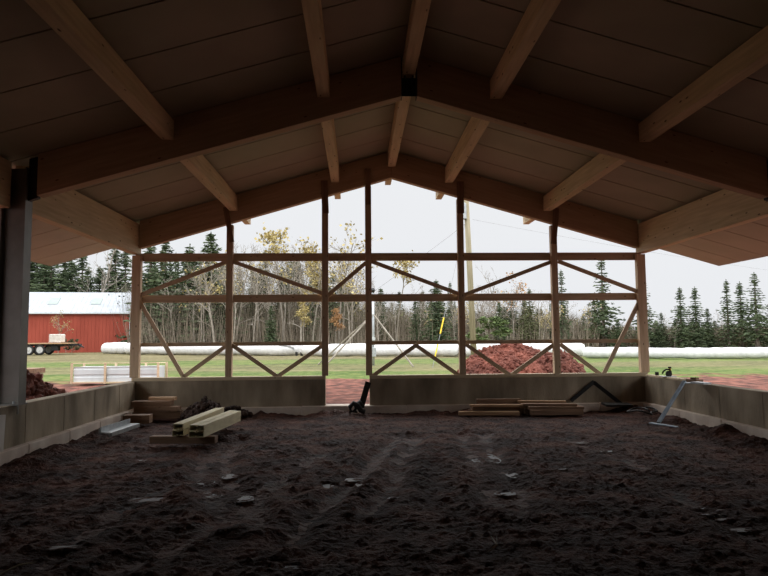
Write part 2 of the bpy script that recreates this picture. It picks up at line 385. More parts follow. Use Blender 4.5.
# ------------------------------------------------------------------ roof: insulated panels with open joints
def roof(side):
    b = BM(); xe = XEL if side < 0 else XER
    y = YE; th = .09
    while y > YB+.05:
        y0 = max(YB, y-.97)
        z0, z1 = ZT+.003, rz_(xe, ZT)+.003
        add_prism(b, [(XA, z0), (xe, z1), (xe, z1+th), (XA, z0+th)], 'y', y0+.014, y-.014)
        y = y0
    add_prism(b, [(XA, ZT+th+.003), (xe, rz_(xe, ZT)+th+.003), (xe, rz_(xe, ZT)+th+.03), (XA, ZT+th+.03)], 'y', YB, YE)
    return tag(link(b, 'ceiling', M_['panel']), kind='structure')
roof(-1); roof(1)

# ------------------------------------------------------------------ rafters, purlins, eave beams
def rafter(x1, x2, y, label, w=.19, zt=ZT-.004, zb=ZB, group=None):
    z = lambda x, q: rz_(x, q)
    b = BM(); add_prism(b, [(x1, z(x1, zb)), (x2, z(x2, zb)), (x2, z(x2, zt)), (x1, z(x1, zt))], 'y', y-w/2, y+w/2)
    bmesh.ops.bevel(b, geom=list(b.edges), offset=.006, segments=1, affect='EDGES')
    # laminations read in the grain, which follows the slope
    c = Vector(((x1+x2)/2, y, z((x1+x2)/2, (zt+zb)/2)))
    R = frame(Vector((x1, y, z(x1, 0))), Vector((x2, y, z(x2, 0))))
    return tag(link(b, 'rafter', M_['glulam'], None, Matrix.Translation(c) @ R.to_4x4()), label, 'beam', group)
W2 = .095
rafter(XL+.22, XA-.12, N, 'deep near roof rafter on the left, rising from the grey steel column to the ridge')
rafter(XA+.12, XR-.22, N, 'deep near roof rafter on the right, running out of the picture')
rafter(XL+.003, XA-.002, D+.12, 'end rafter above the open gable frame, left half', zt=ZT-.004)
rafter(XA+.002, XR-.003, D+.12, 'end rafter above the open gable frame, right half', zt=ZT-.004)
for k, y in enumerate(BAYS[1:2]):
    for s, x1, x2 in ((0, XL+.22, XA-.12), (1, XA+.12, XR-.22)):
        rafter(x1, x2, y, 'roof rafter of the frames beside or above the viewer', group='rafters beside or above the viewer')
for k, y in enumerate(BAYS[:2]):
    r = empty('ridge_bracket', (XA, y, ZB-.0))
    for s in (-1, 1):
        b = BM(); add_prism(b, [(XA+s*.118, rz_(XA+.118, ZB)+.0), (XA+s*.106, rz_(XA+.118, ZB)), (XA+s*.106, rz_(.918, ZT)-.02), (XA+s*.118, rz_(.918, ZT)-.02)], 'y', y-W2, y+W2)
        link(b, 'end_plate', M_['black_steel'], r)
    b = BM(); add_box(b, (XA, y, (ZB+ZT)/2-.17), (.211, .012, .28)); link(b, 'web_plate', M_['black_steel'], r)
    for zz in (ZB+.12, ZB+.3): 
        for s in (-1, 1): b = BM(); add_tube(b, [(XA+s*.06, y-.03, zz), (XA+s*.06, y+.03, zz)], .014, 6); link(b, 'bolt', M_['black_steel'], r)
    tag(r, 'black steel bracket joining the two near rafters at the ridge' if k == 0 else 'black steel ridge bracket beside or above the viewer', 'bracket', None if k == 0 else 'ridge brackets beside or above the viewer')
PX = [(-3.55, 'far left'), (-1.28, 'left of the ridge'), (0, 'on the ridge'), (1.30, 'right of the ridge'), (3.55, 'far right')]
PW, PH = .18, .34
for dx, nm in PX:
    x = XA+dx
    zt = rz_(x, ZT)-.004-(.03 if dx else .03)
    ends = [D+.02]+[BAYS[0], BAYS[1], BAYS[2]]
    for k in range(2):
        y1, y0 = (ends[k]-(W2+.004 if k else 0)), ends[k+1]+W2+.004
        if dx == 0 and k > 0: y1 = ends[k]-W2-.004
        lab = ['knotty timber purlin %s in the far bay, between the near rafter and the gable' % nm, 'timber purlin %s in the near bay overhead' % nm, 'timber purlin beside or above the viewer'][k]
        if k == 0: lab = 'knotty purlin %s, from near rafter to gable end' % nm
        ph = PH if k == 0 else .285
        o = beam('purlin', (x, y0, zt-ph/2), (x, y1, zt-ph/2), PW, ph, M_['spruce'])
        tag(o, lab, 'beam', 'roof purlins' if k < 2 else 'purlins beside or above the viewer')
    # tail that carries the gable overhang
    zb = rz_(x, ZT)-.3
    o = beam('lookout', (x, D+.222, rz_(x, ZT)-.21), (x, YE-.03, rz_(x, ZT)-.21), .15, .28, M_['spruce'])
    tag(o, 'short purlin end poking out under the gable overhang, %s' % nm, 'beam', 'purlin ends outside the gable')
for s, x in ((-1, XL), (1, XR)):
    for k, (y0, y1) in enumerate([(BAYS[0]+.105, D+.215), (BAYS[1]+.105, BAYS[0]-.105)]):
        xc = x+s*(.105 if k == 0 else .23); zt = rz_(x+s*.2, ZT)-.01
        o = beam('eave_beam', (xc, y0, (EB+zt)/2), (xc, y1, (EB+zt)/2), .19, zt-EB, M_['spruce'])
        sd = 'left' if s < 0 else 'right'
        tag(o, ['deep pale knotty eave beam over the %s wall in the far bay' % sd, 'deep pale eave beam over the %s wall in the near bay' % sd, 'eave beam beside or above the viewer'][k], 'beam', None if k < 2 else 'eave beams beside or above the viewer')

# ------------------------------------------------------------------ steel columns
def column(x, s, y, label, group=None):
    x = x-s*.055
    r = empty('steel_column', (x+s*.19, y, TC))
    zt = rz_(x+s*.36, ZT)-.05
    for q, nm in ((-.008, 'flange'), (.325, 'flange')):
        b = BM(); add_box(b, (x+s*q, y, (TC+.02+zt)/2), (.016, .2, zt-TC-.02)); link(b, nm, M_['steel'], r)
    b = BM(); add_box(b, (x+s*.16, y, (TC+.02+zt)/2), (.314, .012, zt-TC-.02)); link(b, 'web', M_['steel'], r)
    b = BM(); add_box(b, (x+s*.2, y, TC+.01), (.46, .26, .02)); link(b, 'base_plate', M_['steel'], r)
    for dx, dy in ((.04, .115), (.04, -.115), (.38, .115), (.38, -.115)):
        b = BM(); add_tube(b, [(x+s*(dx), y+dy, TC+.02), (x+s*(dx), y+dy, TC+.06)], .014, 6); link(b, 'anchor_bolt', M_['galv'], r)
    b = BM(); add_prism(b, [(x-s*.018, rz_(x-s*.01, ZB)-.02), (x-s*.155, rz_(x-s*.15, ZB)-.02), (x-s*.155, rz_(x-s*.15, ZT)-.02), (x-s*.018, rz_(x-s*.01, ZT)-.02)], 'y', y-.04, y+.04); link(b, 'rafter_bracket', M_['black_steel'], r)
    b = BM(); add_box(b, (x-s*.008, y-.085, TC-.055), (.012, .04, .13)); link(b, 'tab', M_['steel'], r)
    return tag(r, label, 'column', group)
column(XL, -1, N, 'grey steel column standing on the left concrete wall')
column(XR, 1, N, 'grey steel column on the right concrete wall', None)
for k in (1,):
    for x, s in ((XL, -1), (XR, 1)): column(x, s, BAYS[k], 'grey steel column beside or above the viewer', 'columns beside or above the viewer')
# pier widening under the left column
b = BM(); add_box(b, (XL-.32, N, TC/2-.1), (.2, .6, TC+.199)); tag(link(b, 'trim_4', M_['concrete']), kind='structure')
b = BM(); add_box(b, (XR+.32, N, TC/2-.1), (.2, .6, TC+.199)); tag(link(b, 'trim_5', M_['concrete']), kind='structure')
p = at(-8, 175, 9.3); q = at(14, 185, 9.42)
b = BM(); add_tube(b, [(p.x, p.y-.15, p.z), (q.x, q.y, q.z)], .022, 8)
tag(link(b, 'tie_rod', M_['galv'], smooth=True), 'thin round steel rod meeting the top of the left steel column', 'rod')

# ------------------------------------------------------------------ open gable frame
YF = D+.03
posts = [(134.5, .19, 'corner post at the left end of the gable frame'), (228.5, .14, 'gable post second from the left'), (325, .14, 'gable post on the left side of the doorway'),
         (368.9, .14, 'gable post on the right side of the doorway'), (462.5, .14, 'gable post in front of the utility pole'), (557, .14, 'gable post second from the right'), (644.5, .19, 'corner post at the right end of the gable frame')]
PXs = []
SILL = TC+.077
for i, (px, w, lab) in enumerate(posts):
    x = at(px, 340, YF).x; PXs.append(x)
    zt = rz_(x, ZB)+(.0 if 0 < i < 6 else -.02) - (.02)
    y = YF+w/2 if w < .15 else YF+.07
    y = YF+.07
    r = empty('gable_post', (x, y, SILL))
    if i in (2, 3):
        z0 = SILL
    if i in (0, 6): zt = EB-.01
    beam('stud', (x, y, SILL+.002), (x, y, zt-.02), .14, w, M_['stud'], r, up=Vector((1, 0, 0)))
    tag(r, 'timber '+lab, 'post', None)
    if 0 < i < 6:
        lean = [0, .10, .02, .0, .0, -.06, 0][i]; zb = {1: 3.75, 2: 4.40, 3: 4.60, 4: 4.40, 5: 3.70}[i]; zu = rz_(x, ZB)+.35
        wdt = [0, .11, .15, .11, .16, .13, 0][i]
        beam('splice_board', (x+lean*.5+.005, YF-.03, zb), (x-lean+.005, YF-.03, zu), .036, wdt, M_['wetboard'], r, up=Vector((1, 0, 0)))
# sill and rails
def sill(x1, x2, lab): return tag(beam('sill_plate', (x1, D+.12, TC+.039), (x2, D+.12, TC+.039), .2, .074, M_['palewood']), lab, 'timber plate')
sill(XL-.1, XD1-.0, 'flat timber sill plate on the concrete wall left of the doorway')
sill(XD2+.0, XR+.1, 'flat timber sill plate on the concrete wall right of the doorway')
YG = YF+.14+.022
G1, G2 = 3.435, 2.505
G3 = at(460, 342.2, YG).z
def rail(x1, x2, z, h, lab): return tag(beam('rail', (x1, YG, z), (x2, YG, z), .04, h, M_['stud']), lab, 'rail', None)
rail(PXs[0]-.07, PXs[6]+.07, G1, .18, 'top horizontal rail across the whole gable frame')
rail(PXs[0]-.07, PXs[6]+.07, G2, .165, 'middle horizontal rail across the gable frame')
rail(PXs[0]-.07, PXs[2]+.07, G3, .085, 'lowest thin rail of the gable frame, left of the doorway')
rail(PXs[3]-.07, PXs[6]+.07, G3, .085, 'lowest thin rail of the gable frame, right of the doorway')
YD = YF+.085
def brace(a, c, lab, h=.088, m='stud'):
    p, q = at(*a, YD), at(*c, YD); d = (q-p).normalized()
    up = Vector((0, 1, 0)); p = p-d*.05; q = q+d*.05
    o = beam('brace', p, q, h, .055, M_[m], up=up)
    return tag(o, lab, 'brace', 'diagonal braces of the gable frame')
for a, c, lab in [
    ((140.5, 295), (226.5, 262), 'upper brace in the first bay from the left, rising to the right'),
    ((234, 262), (321.5, 293), 'upper brace in the second bay, falling to the doorway post'),
    ((329.5, 294), (364.5, 264), 'short steep upper brace above the doorway'),
    ((373, 262), (456.5, 293), 'upper brace right of the doorway, falling to the right'),
    ((466.5, 294), (549.5, 262.5), 'upper brace in front of the utility pole bay, rising to the right'),
    ((560, 262), (637.5, 291.5), 'upper brace in the last bay, falling to the right corner post'),
    ((141, 304), (183, 376), 'steep pale brace at the left corner, falling from the middle rail to the sill'),
    ((185.5, 375.5), (226, 346), 'low brace in the first bay, rising to the second post'),
    ((233.5, 346), (276, 375.5), 'low brace in the second bay, falling to the right'),
    ((279, 375.5), (320.5, 347), 'low brace rising to the left doorway post'),
    ((374, 375), (415, 346), 'low brace rising away from the right doorway post'),
    ((417, 346), (458.5, 375), 'low brace falling toward the base of the post before the utility pole'),
    ((467.5, 345.5), (509, 374.5), 'low brace crossing in front of the red soil mound, falling to the right'),
    ((512, 374.5), (552.5, 345.5), 'low brace crossing in front of the red soil mound, rising to the right'),
    ((562, 345.5), (600, 374), 'low brace in the last bay, falling to the right'),
    ((603.5, 374), (637.5, 305), 'steep pale brace at the right corner, rising from the sill to the middle rail')]:
    brace(a, c, lab)
# light board lying on the right wall next to the corner
p1, p2 = at(652, 377, 14.3), Vector((XR+.1, 13.2, 0))
o = beam('board', (XR+.10, 14.1, TC+.02), (XR+.10, 12.6, TC+.02), .19, .038, M_['palewood']); tag(o, 'pale flat board lying on top of the right concrete wall beside the corner post', 'board')

# ------------------------------------------------------------------ things on the right wall
def power_tool():
    c = Vector((XR+.10, 13.25, TC+.042)); r = empty('circular_saw', c, rz=.3)
    V = lambda x, y, z: c+Vector((x, y, z))
    b = BM(); add_box(b, V(0, 0, .006), (.30, .16, .010)); link(b, 'shoe_plate', M_['galv'], r)
    b = BM(); add_tube(b, [V(.0, -.05, .06), V(.0, -.02, .06)], .065, 20); link(b, 'blade_guard', M_['black'], r)
    b = BM(); add_tube(b, [V(.03, -.02, .07), V(.05, .10, .07)], .042, 14); link(b, 'motor', M_['black'], r)
    b = BM(); add_tube(b, [V(.07, 0, .10), V(.04, 0, .15), V(-.04, 0, .15), V(-.10, 0, .11), V(-.12, 0, .06)], .017, 8); link(b, 'handle', M_['black'], r)
    b = BM(); add_box(b, V(.06, .03, .14), (.035, .05, .07), bev=.006); link(b, 'battery', M_['yellow'], r)
    b = BM(); add_box(b, V(.055, .03, .19), (.05, .06, .03), bev=.006); link(b, 'battery_cap', M_['black'], r)
    tag(r, 'black and yellow power tool standing on the right concrete wall', 'power tool')
power_tool()
b = BM(); c = Vector((XR+.10, 13.75, TC+.042)); add_box(b, c+Vector((0, 0, .035)), (.07, .05, .07), bev=.006)
tag(link(b, 'tape_measure', M_['black'], M=Matrix.Translation(c)), 'tiny black box on the pale board between corner post and power tool', 'tape measure')
def bent_prop():
    foot = gnd(658.5, 424.5, .06); top = Vector((XR-.015, 11.95, TC+.03)); top = at(684.5, 381, 11.75); top.x = min(top.x, XR-.03)
    r = empty('steel_prop', foot)
    b = BM(); add_bar(b, foot+Vector((0, 0, .03)), top+Vector((0, 0, .0)), .065, .035, bev=.004); link(b, 'shaft', M_['bluesteel'], r)
    b = BM(); a, c = gnd(650.5, 423, .05), gnd(677, 427, .05); add_bar(b, a+Vector((0, 0, .0)), c, .09, .018, bev=.003); link(b, 'foot_bar', M_['bluesteel'], r)
    b = BM(); add_box(b, (top.x+.14, top.y, TC+.016), (.34, .12, .016)); add_box(b, (top.x+.2, top.y-.2, TC+.03), (.18, .3, .03), Euler((0, 0, .3)).to_matrix())
    link(b, 'hook_plate', M_['galv'], r)
    tag(r, 'blue-grey steel prop with a flat foot, hooked over the right concrete wall', 'prop')
bent_prop()
b = BM(); add_box(b, (XR+.10, 12.2, TC+.03), (.16, .3, .05), Euler((0, 0, .2)).to_matrix(), .004); add_box(b, (XR+.08, 12.15, TC+.075), (.1, .12, .035), Euler((0, 0, .5)).to_matrix(), .004)
tag(link(b, 'timber_offcut', M_['wetboard']), 'dark timber offcuts on the right wall beside the steel prop', 'offcut')

# ------------------------------------------------------------------ black items along the back wall
def vstrap():
    Yb = D-.05
    a, p, c = at(571, 401, D-.06), at(593.5, 382, D-.04), at(627, 408.5, D-.35)
    r = empty('bent_strap', (p.x, D-.1, .05))
    for u, v in ((a, p), (p, c)):
        b = BM(); add_bar(b, u, v+(v-u).normalized()*.02, .02, .085, up=Vector((0, 0, 1)), bev=.003); link(b, 'leg', M_['black'], r)
    tag(r, 'black strap bent into an upside-down V leaning on the back wall', 'strap')
vstrap()
b = BM(); p, q = at(603, 409, 13.75), at(630, 409, 13.75)
add_box(b, ((p.x+q.x)/2, 13.72, .12), (q.x-p.x, .28, .05), Euler((.1, .03, .06)).to_matrix(), .01)
tag(link(b, 'black_sheet', M_['black']), 'flat black piece lying at the foot of the back wall under the bent strap', 'sheet')
b = BM(); c = gnd(640, 413, .07)
add_tube(b, [c+Vector((math.cos(t)*.19*(1+.1*math.sin(3*t))+(t/40 if t > 6 else 0), math.sin(t)*.36, .04+.035*math.sin(2*t))) for t in [k*.25 for k in range(32)]], .018, 6)
tag(link(b, 'hose', M_['black'], smooth=True), 'loop of black hose on the mud in the right back corner', 'hose')
def door_thing():
    top, bot = at(368.3, 382, D-.03), at(361, 407.5, D-.25)
    tag(beam('plank', bot, top, .13, .03, M_['black'], up=Vector((0, 1, 0))), 'dark plank leaning against the right side of the doorway', 'plank')
    c = gnd(357, 411.5, .03); c.z = 0
    r = empty('pipe_piece', c)
    b = BM(); add_tube(b, [c+Vector((-.13, -.05, .02)), c+Vector((-.15, -.06, .14)), c+Vector((-.07, -.08, .22)), c+Vector((.02, -.08, .17)), c+Vector((.08, -.06, .06)), c+Vector((.17, -.08, .03))], [.045, .05, .05, .055, .06, .05], 10); link(b, 'bent_pipe', M_['black'], r, smooth=True)
    b = BM(); add_tube(b, [c+Vector((-.05, .02, .02)), c+Vector((-.02, .0, .14)), c+Vector((.06, .02, .2)), c+Vector((.12, .04, .12))], [.07, .085, .08, .05], 10); link(b, 'collar', M_['black'], r, smooth=True)
    tag(r, 'crumpled black pipe piece lying in the doorway at the foot of the plank', 'pipe')
door_thing()

# ------------------------------------------------------------------ timber on the floor
def lie(name, a, c, w, h, z, m, label, group=None, za=None):
    """bar lying with its underside at z, ends given in photo pixels of the floor"""
    p, q = gnd(*a, z), gnd(*c, z); p.z += h/2; q.z += h/2
    if za: q.z += za
    return tag(beam(name, p, q, w, h, M_[m], bev=.005), label, 'timber' if name != 'board' else 'board', group)
# left stack: thick short timbers
def bar_at(name, x, y, z, L, w, h, rz, m, label, cat='timber', group=None):
    d = Vector((math.cos(rz), math.sin(rz), 0)); c = Vector((x, y-(.38 if y < 15 else 0), z+h/2))
    return tag(beam(name, c-d*L/2, c+d*L/2, w, h, M_[m], bev=.006), label, cat, group)
LG = 'short timbers stacked in the left back corner'
bar_at('timber', -4.25, 13.0, .0, .50, .22, .16, .02, 'wetboard', 'short thick timber in front at the foot of the left corner stack', group=LG)
bar_at('timber', -4.1, 13.75, .0, .95, .24, .14, .05, 'wetboard', 'bottom timber of the left corner stack, half buried', group=LG)
bar_at('timber', -4.1, 13.72, .14, .9, .22, .10, -.06, 'wetboard', 'middle timber of the left corner stack', group=LG)
bar_at('timber', -4.22, 13.78, .24, .8, .24, .11, .03, 'wetboard', 'upper timber of the left corner stack', group=LG)
bar_at('timber', -4.05, 13.9, .345, .55, .16, .07, -.12, 'board', 'pale slanting board on top behind the left corner stack', group=LG)
bar_at('timber', -2.85, 13.2, .06, .5, .16, .09, .0, 'wetboard', 'half-buried brown timber end behind the yellow channel bundles')
# dunnage timber below the channel bundles
p, q = gnd(149, 442, .03), gnd(215, 442, .03)
tag(beam('timber', (p.x, p.y+.1, .055), (q.x, q.y+.1, .055), .15, .11, M_['wetboard']), 'brown timber on the mud carrying the two yellow channel bundles', 'timber')
def bundle(a, c, n, w, label, z, seed):
    p, q = gnd(*a, z), gnd(*c, z-.03)
    R = frame(p, q); r = empty('channel_bundle', p, rot=R); lab = []
    rr = random.Random(seed)
    L = (q-p).length
    for k in range(n):
        # open C section, web on the outside, drawn as an outline and extruded along the length
        cx = (k % 2-.5)*w*.5+rr.uniform(-.01, .01); cz = .05+(k//2)*.095
        ww, hh, t = w*.47, .09, .008
        prof = [(-ww/2, -hh/2), (ww/2, -hh/2), (ww/2, -hh/2+.03), (ww/2-t, -hh/2+.03), (ww/2-t, -hh/2+t), (-ww/2+t, -hh/2+t), (-ww/2+t, hh/2-t), (ww/2-t, hh/2-t), (ww/2-t, hh/2-.03), (ww/2, hh/2-.03), (ww/2, hh/2), (-ww/2, hh/2)]
        if k % 2 == 1: prof = [(-u, v) for u, v in prof][::-1]
        l0, l1 = rr.uniform(0, .10), L-rr.uniform(0, .12)
        b = BM(); add_prism(b, [(u+cx, v+cz) for u, v in prof], 'x', l0, l1)
        b.transform(MW[r.name])
        link(b, 'channel', M_['channel'], r)
    return tag(r, label, 'channels', 'bundles of pale yellow channels')
bundle((176, 437), (220, 417.5), 4, .17, 'narrower bundle of pale yellow-green channels, the left one lying on the brown timber', .12, 1)
bundle((195, 438.5), (236, 420.5), 4, .23, 'wider bundle of pale yellow-green channels, the right one, nearer the doorway', .12, 5)
def angle():
    p, q = gnd(104, 434.5, .10), gnd(133, 425, .10)
    b = BM(); R = frame(p, q); L = (q-p).length; M = Matrix.Translation(p) @ R.to_4x4()
    for k in range(2):
        add_box(b, (L/2+k*.03, .0-k*.02, .01+k*.012), (L, .17, .006)); add_box(b, (L/2+k*.03, .085-k*.02, .055+k*.012), (L, .006, .09)); add_box(b, (L/2+k*.03, -.085-k*.02, -.02+k*.012), (L, .006, .05))
    b.transform(M)
    tag(link(b, 'metal_flashing', M_['galv'], M=M), 'light grey metal flashing lying beside the left concrete wall', 'flashing')
angle()
PG = 'loose boards along the back wall'
for a in [(2.95, 13.95, -.03, 1.2, .16, .10, .03, 'wetboard', 'bottom timber of the left pile of planks along the back wall'),
          (2.72, 13.68, -.02, 1.25, .14, .08, -.10, 'board', 'pale board in front on the left pile of planks along the back wall'),
          (2.98, 13.92, .07, 1.15, .15, .07, .06, 'wetboard', 'middle board of the left pile of planks along the back wall'),
          (2.90, 13.78, .145, 1.10, .12, .045, -.07, 'board', 'narrow pale board lying on top of the left pile of planks'),
          (3.02, 14.10, .145, .95, .14, .13, -.02, 'wetboard', 'thick brown timber at the back of the left pile of planks'),
          (4.12, 13.60, -.02, 1.10, .15, .11, .02, 'wetboard', 'front timber at the bottom of the right pile of planks'),
          (4.10, 13.80, -.02, 1.20, .15, .11, -.04, 'wetboard', 'rear timber at the bottom of the right pile of planks'),
          (4.12, 13.64, .09, 1.15, .15, .06, -.05, 'wetboard', 'front board lying across the top of the right pile of planks'),
          (4.05, 13.86, .09, 1.25, .14, .06, -.10, 'board', 'slanting rear board on top of the right pile of planks'),
          (4.00, 13.72, .15, 1.15, .13, .05, -.12, 'wetboard', 'second board from the top of the right pile of planks'),
          (3.90, 13.90, .20, 1.0, .12, .045, -.17, 'board', 'topmost tilted board of the right pile of planks')]:
    bar_at('board', a[0], a[1], a[2], a[3], a[4], a[5], a[6], a[7], a[8], 'board', PG)

# heap of dark clods beside the left stack
def heap(name, c, rx, ry, h, m, label, seed=1, amp=.25, n=70, fs=2.2, power=1.3, cat='soil heap', base=None, skew=0, lumps=0, ls=.07):
    xs = np.linspace(-1.25, 1.25, n); X, Y = np.meshgrid(xs, xs)
    q = np.hypot(X, Y); prof = np.clip(1-q, 0, 1)**power
    wx, wy = X*rx+seed*13, Y*ry+seed*7
    k = fbm(wx, wy, 4, fs)
    H = h*prof*(1+amp*2*k) + h*amp*np.abs(fbm(wx+50, wy, 4, fs*3))*1.4*np.clip(prof*3, 0, 1) - .12*np.clip(q-.85, 0, 1)*2
    H += np.where(q < 1.05, amp*.22*h*np.abs(fbm(wx, wy+70, 2, fs*8))*2, 0)
    b = BM(); vs = [[b.verts.new((c[0]+X[i, j]*rx+H[i, j]*skew, c[1]+Y[i, j]*ry, (c[2] if base is None else base(c[0]+X[i, j]*rx, c[1]+Y[i, j]*ry))+H[i, j]-.02)) for j in range(n)] for i in range(n)]
    for i in range(n-1):
        for j in range(n-1):
            if max(abs(q[i, j]), abs(q[i+1, j+1]), q[i+1, j], q[i, j+1]) < 1.22: b.faces.new((vs[i][j], vs[i][j+1], vs[i+1][j+1], vs[i+1][j]))
    bmesh.ops.delete(b, geom=[v for v in b.verts if not v.link_faces], context='VERTS')
    rr = random.Random(seed)
    pts = [v.co.copy() for i in range(n) for j in range(n) if q[i, j] < 1.0 for v in [vs[i][j]] if v.is_valid]
    for _ in range(lumps):
        c_ = rr.choice(pts); sz = ls*rr.uniform(.4, 1.5)**1.3; Rm = Euler((rr.uniform(0, 3), rr.uniform(0, 3), rr.uniform(0, 3))).to_matrix()
        for v in bmesh.ops.create_icosphere(b, subdivisions=1, radius=sz)['verts']: v.co = Rm @ Vector((v.co.x*rr.uniform(.7, 1.3), v.co.y*rr.uniform(.7, 1.2), v.co.z*rr.uniform(.6, 1))) + c_
    return tag(link(b, name, m, smooth=False), label, cat)
def clods(c, rx, ry, h, n, s, m, name, label, seed, cat='soil heap'):
    """heap of individual lumps thrown together: uncountable, one mesh"""
    rr = random.Random(seed); b = BM()
    for k in range(n):
        a = rr.uniform(0, 6.283); q = math.sqrt(rr.random()); x, y = q*math.cos(a), q*math.sin(a)
        z = h*(1-q)**.9*rr.uniform(.75, 1.0); sz = s*rr.uniform(.5, 1.4)
        r = bmesh.ops.create_icosphere(b, subdivisions=1, radius=sz)
        R = Euler((rr.uniform(0, 3), rr.uniform(0, 3), rr.uniform(0, 3))).to_matrix()
        for v in r['verts']:
            v.co = R @ Vector((v.co.x*rr.uniform(.7, 1.3), v.co.y*rr.uniform(.7, 1.2), v.co.z*rr.uniform(.6, 1))) + Vector((c[0]+x*rx, c[1]+y*ry, c[2]+z))
    return tag(link(b, name, m), label, cat, kind='stuff')
clods((-3.15, 13.42, .0), .50, .45, .42, 260, .055, M_['clod'], 'soil_clods', 'heap of dark soil clods beside the timber stack in the left back corner', 3)
clods((-2.62, 13.6, .0), .42, .22, .22, 110, .05, M_['clod'], 'soil_clods', 'low trail of dark clods along the footing left of the doorway', 4)
# twig
a, c, d = gnd(488, 552, .05), gnd(497, 545, .09), gnd(491, 536, .06)
b = BM(); add_tube(b, [a, c, d], [.007, .009, .004], 5); add_tube(b, [c, c+Vector((.02, .10, .03))], [.006, .003], 5)
tag(link(b, 'twig', M_['greybark']), 'small forked twig on the mud in the right foreground', 'twig')
a, c = gnd(0, 574, .06), gnd(36, 562, .05)
b = BM(); add_tube(b, [a, (a+c)/2+Vector((0, 0, .02)), c], [.005, .006, .003], 5)
tag(link(b, 'straw', M_['pole']), 'thin pale straw on the mud in the bottom left corner', 'straw')
# white sheet leaning on the left wall
b = BM(); x = XL+.02
add_box(b, (XL+.045, 8.30, .32), (.05, 1.2, .58), Euler((0, .03, 0)).to_matrix(), .004)
tag(link(b, 'foam_sheet', M_['foam']), 'white foam sheet standing against the left wall at the picture edge', 'foam sheet')

# puddles
for i, (c, rx, ry) in enumerate(PUD):
    b = BM(); ang = [2*math.pi*k/20 for k in range(20)]
    ring = [b.verts.new((c.x+rx*1.05*math.cos(t)*(1+.15*math.sin(3*t+i)), c.y+ry*1.05*math.sin(t)*(1+.15*math.cos(2*t+i)), -.05)) for t in ang]
    b.faces.new(ring)
    tag(link(b, 'puddle', M_['water'], M=Matrix.Translation((c.x, c.y, 0))), 'small shallow puddle in the muddy wheel tracks', 'puddle', 'puddles in the mud')

# ------------------------------------------------------------------ red soil mounds outside
def mound(px, py, Y, rx, ry, h, m, label, seed, **k):
    p = at(px, py, Y); return heap('soil_mound', (p.x, Y, gz(p.x, Y)), rx, ry, h, m, label, seed, n=110, **k)
mound(511, 370, 25.2, 2.15, 2.3, 1.33, M_['redsoil'], 'large red soil mound outside behind the right half of the gable frame', 2, amp=.26, fs=1.4, power=.62, lumps=1300, ls=.075)
mound(557, 370, 24.2, 1.0, 1.4, .95, M_['darkred'], 'smaller darker mound of red clods at the right foot of the big red mound', 5, amp=.40, fs=2.4, power=.65, lumps=900, ls=.085)
heap('soil_mound', (-7.2, 13.0, .05), 1.5, 1.7, 1.10, M_['darkred'], 'red soil mound outside the left wall beside the steel column', 6, amp=.30, n=110, fs=2.4, power=.7, lumps=1200, ls=.06)
p = at(590, 370, 23.5)
for i, (dx, a) in enumerate(((0, .1), (.25, -.25))):
    bar_at('board', p.x-.05+dx, 23.4+.25*i, gz(p.x, 23.4)+.02, .8, .09, .04, a, 'palewood', ['pale scrap board in the grass at the right foot of the red mounds', 'second pale scrap board just behind the first by the red mounds'][i], 'board', 'scrap boards by the red mounds')

# boards stacked behind the left mound
p = at(14, 375, 16.5)
for k in range(6):
    bar_at('board', p.x+.05*((k*7) % 3)-.42, 16.5, gz(p.x, 16.5)+.02+k*.145+.0, 1.9, .6, .125, .02*((k*5) % 3-1), 'wetboard', 'reddish timber in the stack behind the left red mound, %s' % ['at the bottom', 'second from the bottom', 'third from the bottom', 'fourth from the bottom', 'just below the top', 'on the very top'][k], 'timber', 'stacked reddish timbers outside on the left')

# ------------------------------------------------------------------ stack of white metal siding with timber frame
def siding():
    z0 = .10
    xa, xb = at(73, 370, 23).x, at(159, 370, 23).x; r = empty('siding_stack', ((xa+xb)/2, 23, z0))
    h = .70
    xs = [xa, at(106.3, 370, 23).x, at(137.5, 370, 23).x, xb]
    for x in xs:
        b = BM(); add_box(b, (x, 22.9, z0+h/2-.01), (.075, .05, h+.04), bev=.004); link(b, 'upright', M_['stud'], r)
        b = BM(); add_box(b, (x, 23.9, z0+h/2-.02), (.075, .05, h), bev=.004); link(b, 'upright', M_['stud'], r)
    for x1, x2 in zip(xs, xs[1:]):
        b = BM(); n = 2
        pr = []
        for k in range(n):
            zz = z0+.03+k*(h-.16)/n; s = (h-.16)/n
            pr += [(22.96, zz), (22.96, zz+s*.6), (22.985, zz+s*.7), (22.985, zz+s*.9)]
        pr += [(22.96, z0+h-.13), (22.99, z0+h-.13), (23.02, z0+.03)]
        add_prism(b, pr, 'x', x1+.04, x2-.04); link(b, 'siding_panel', M_['white_metal'], r)
    for y, zz in ((22.9, z0+h-.005), (23.9, z0+h-.04)):
        b = BM(); add_box(b, ((xa+xb)/2, y+.03, zz), (xb-xa, .03, .035)); link(b, 'top_rail', M_['palewood'], r)
    b = BM(); add_box(b, ((xa+xb)/2, 23.45, z0+.3), (xb-xa-.1, .8, .5)); link(b, 'sheet_pack', M_['white_metal'], r)
    b = BM(); add_box(b, ((xa+xb)/2, 22.93, z0+.02), (xb-xa, .06, .04)); link(b, 'base_rail', M_['stud'], r)
    tag(r, 'pack of white metal siding held in a low timber crate on the grass outside, left', 'siding crate')
siding()

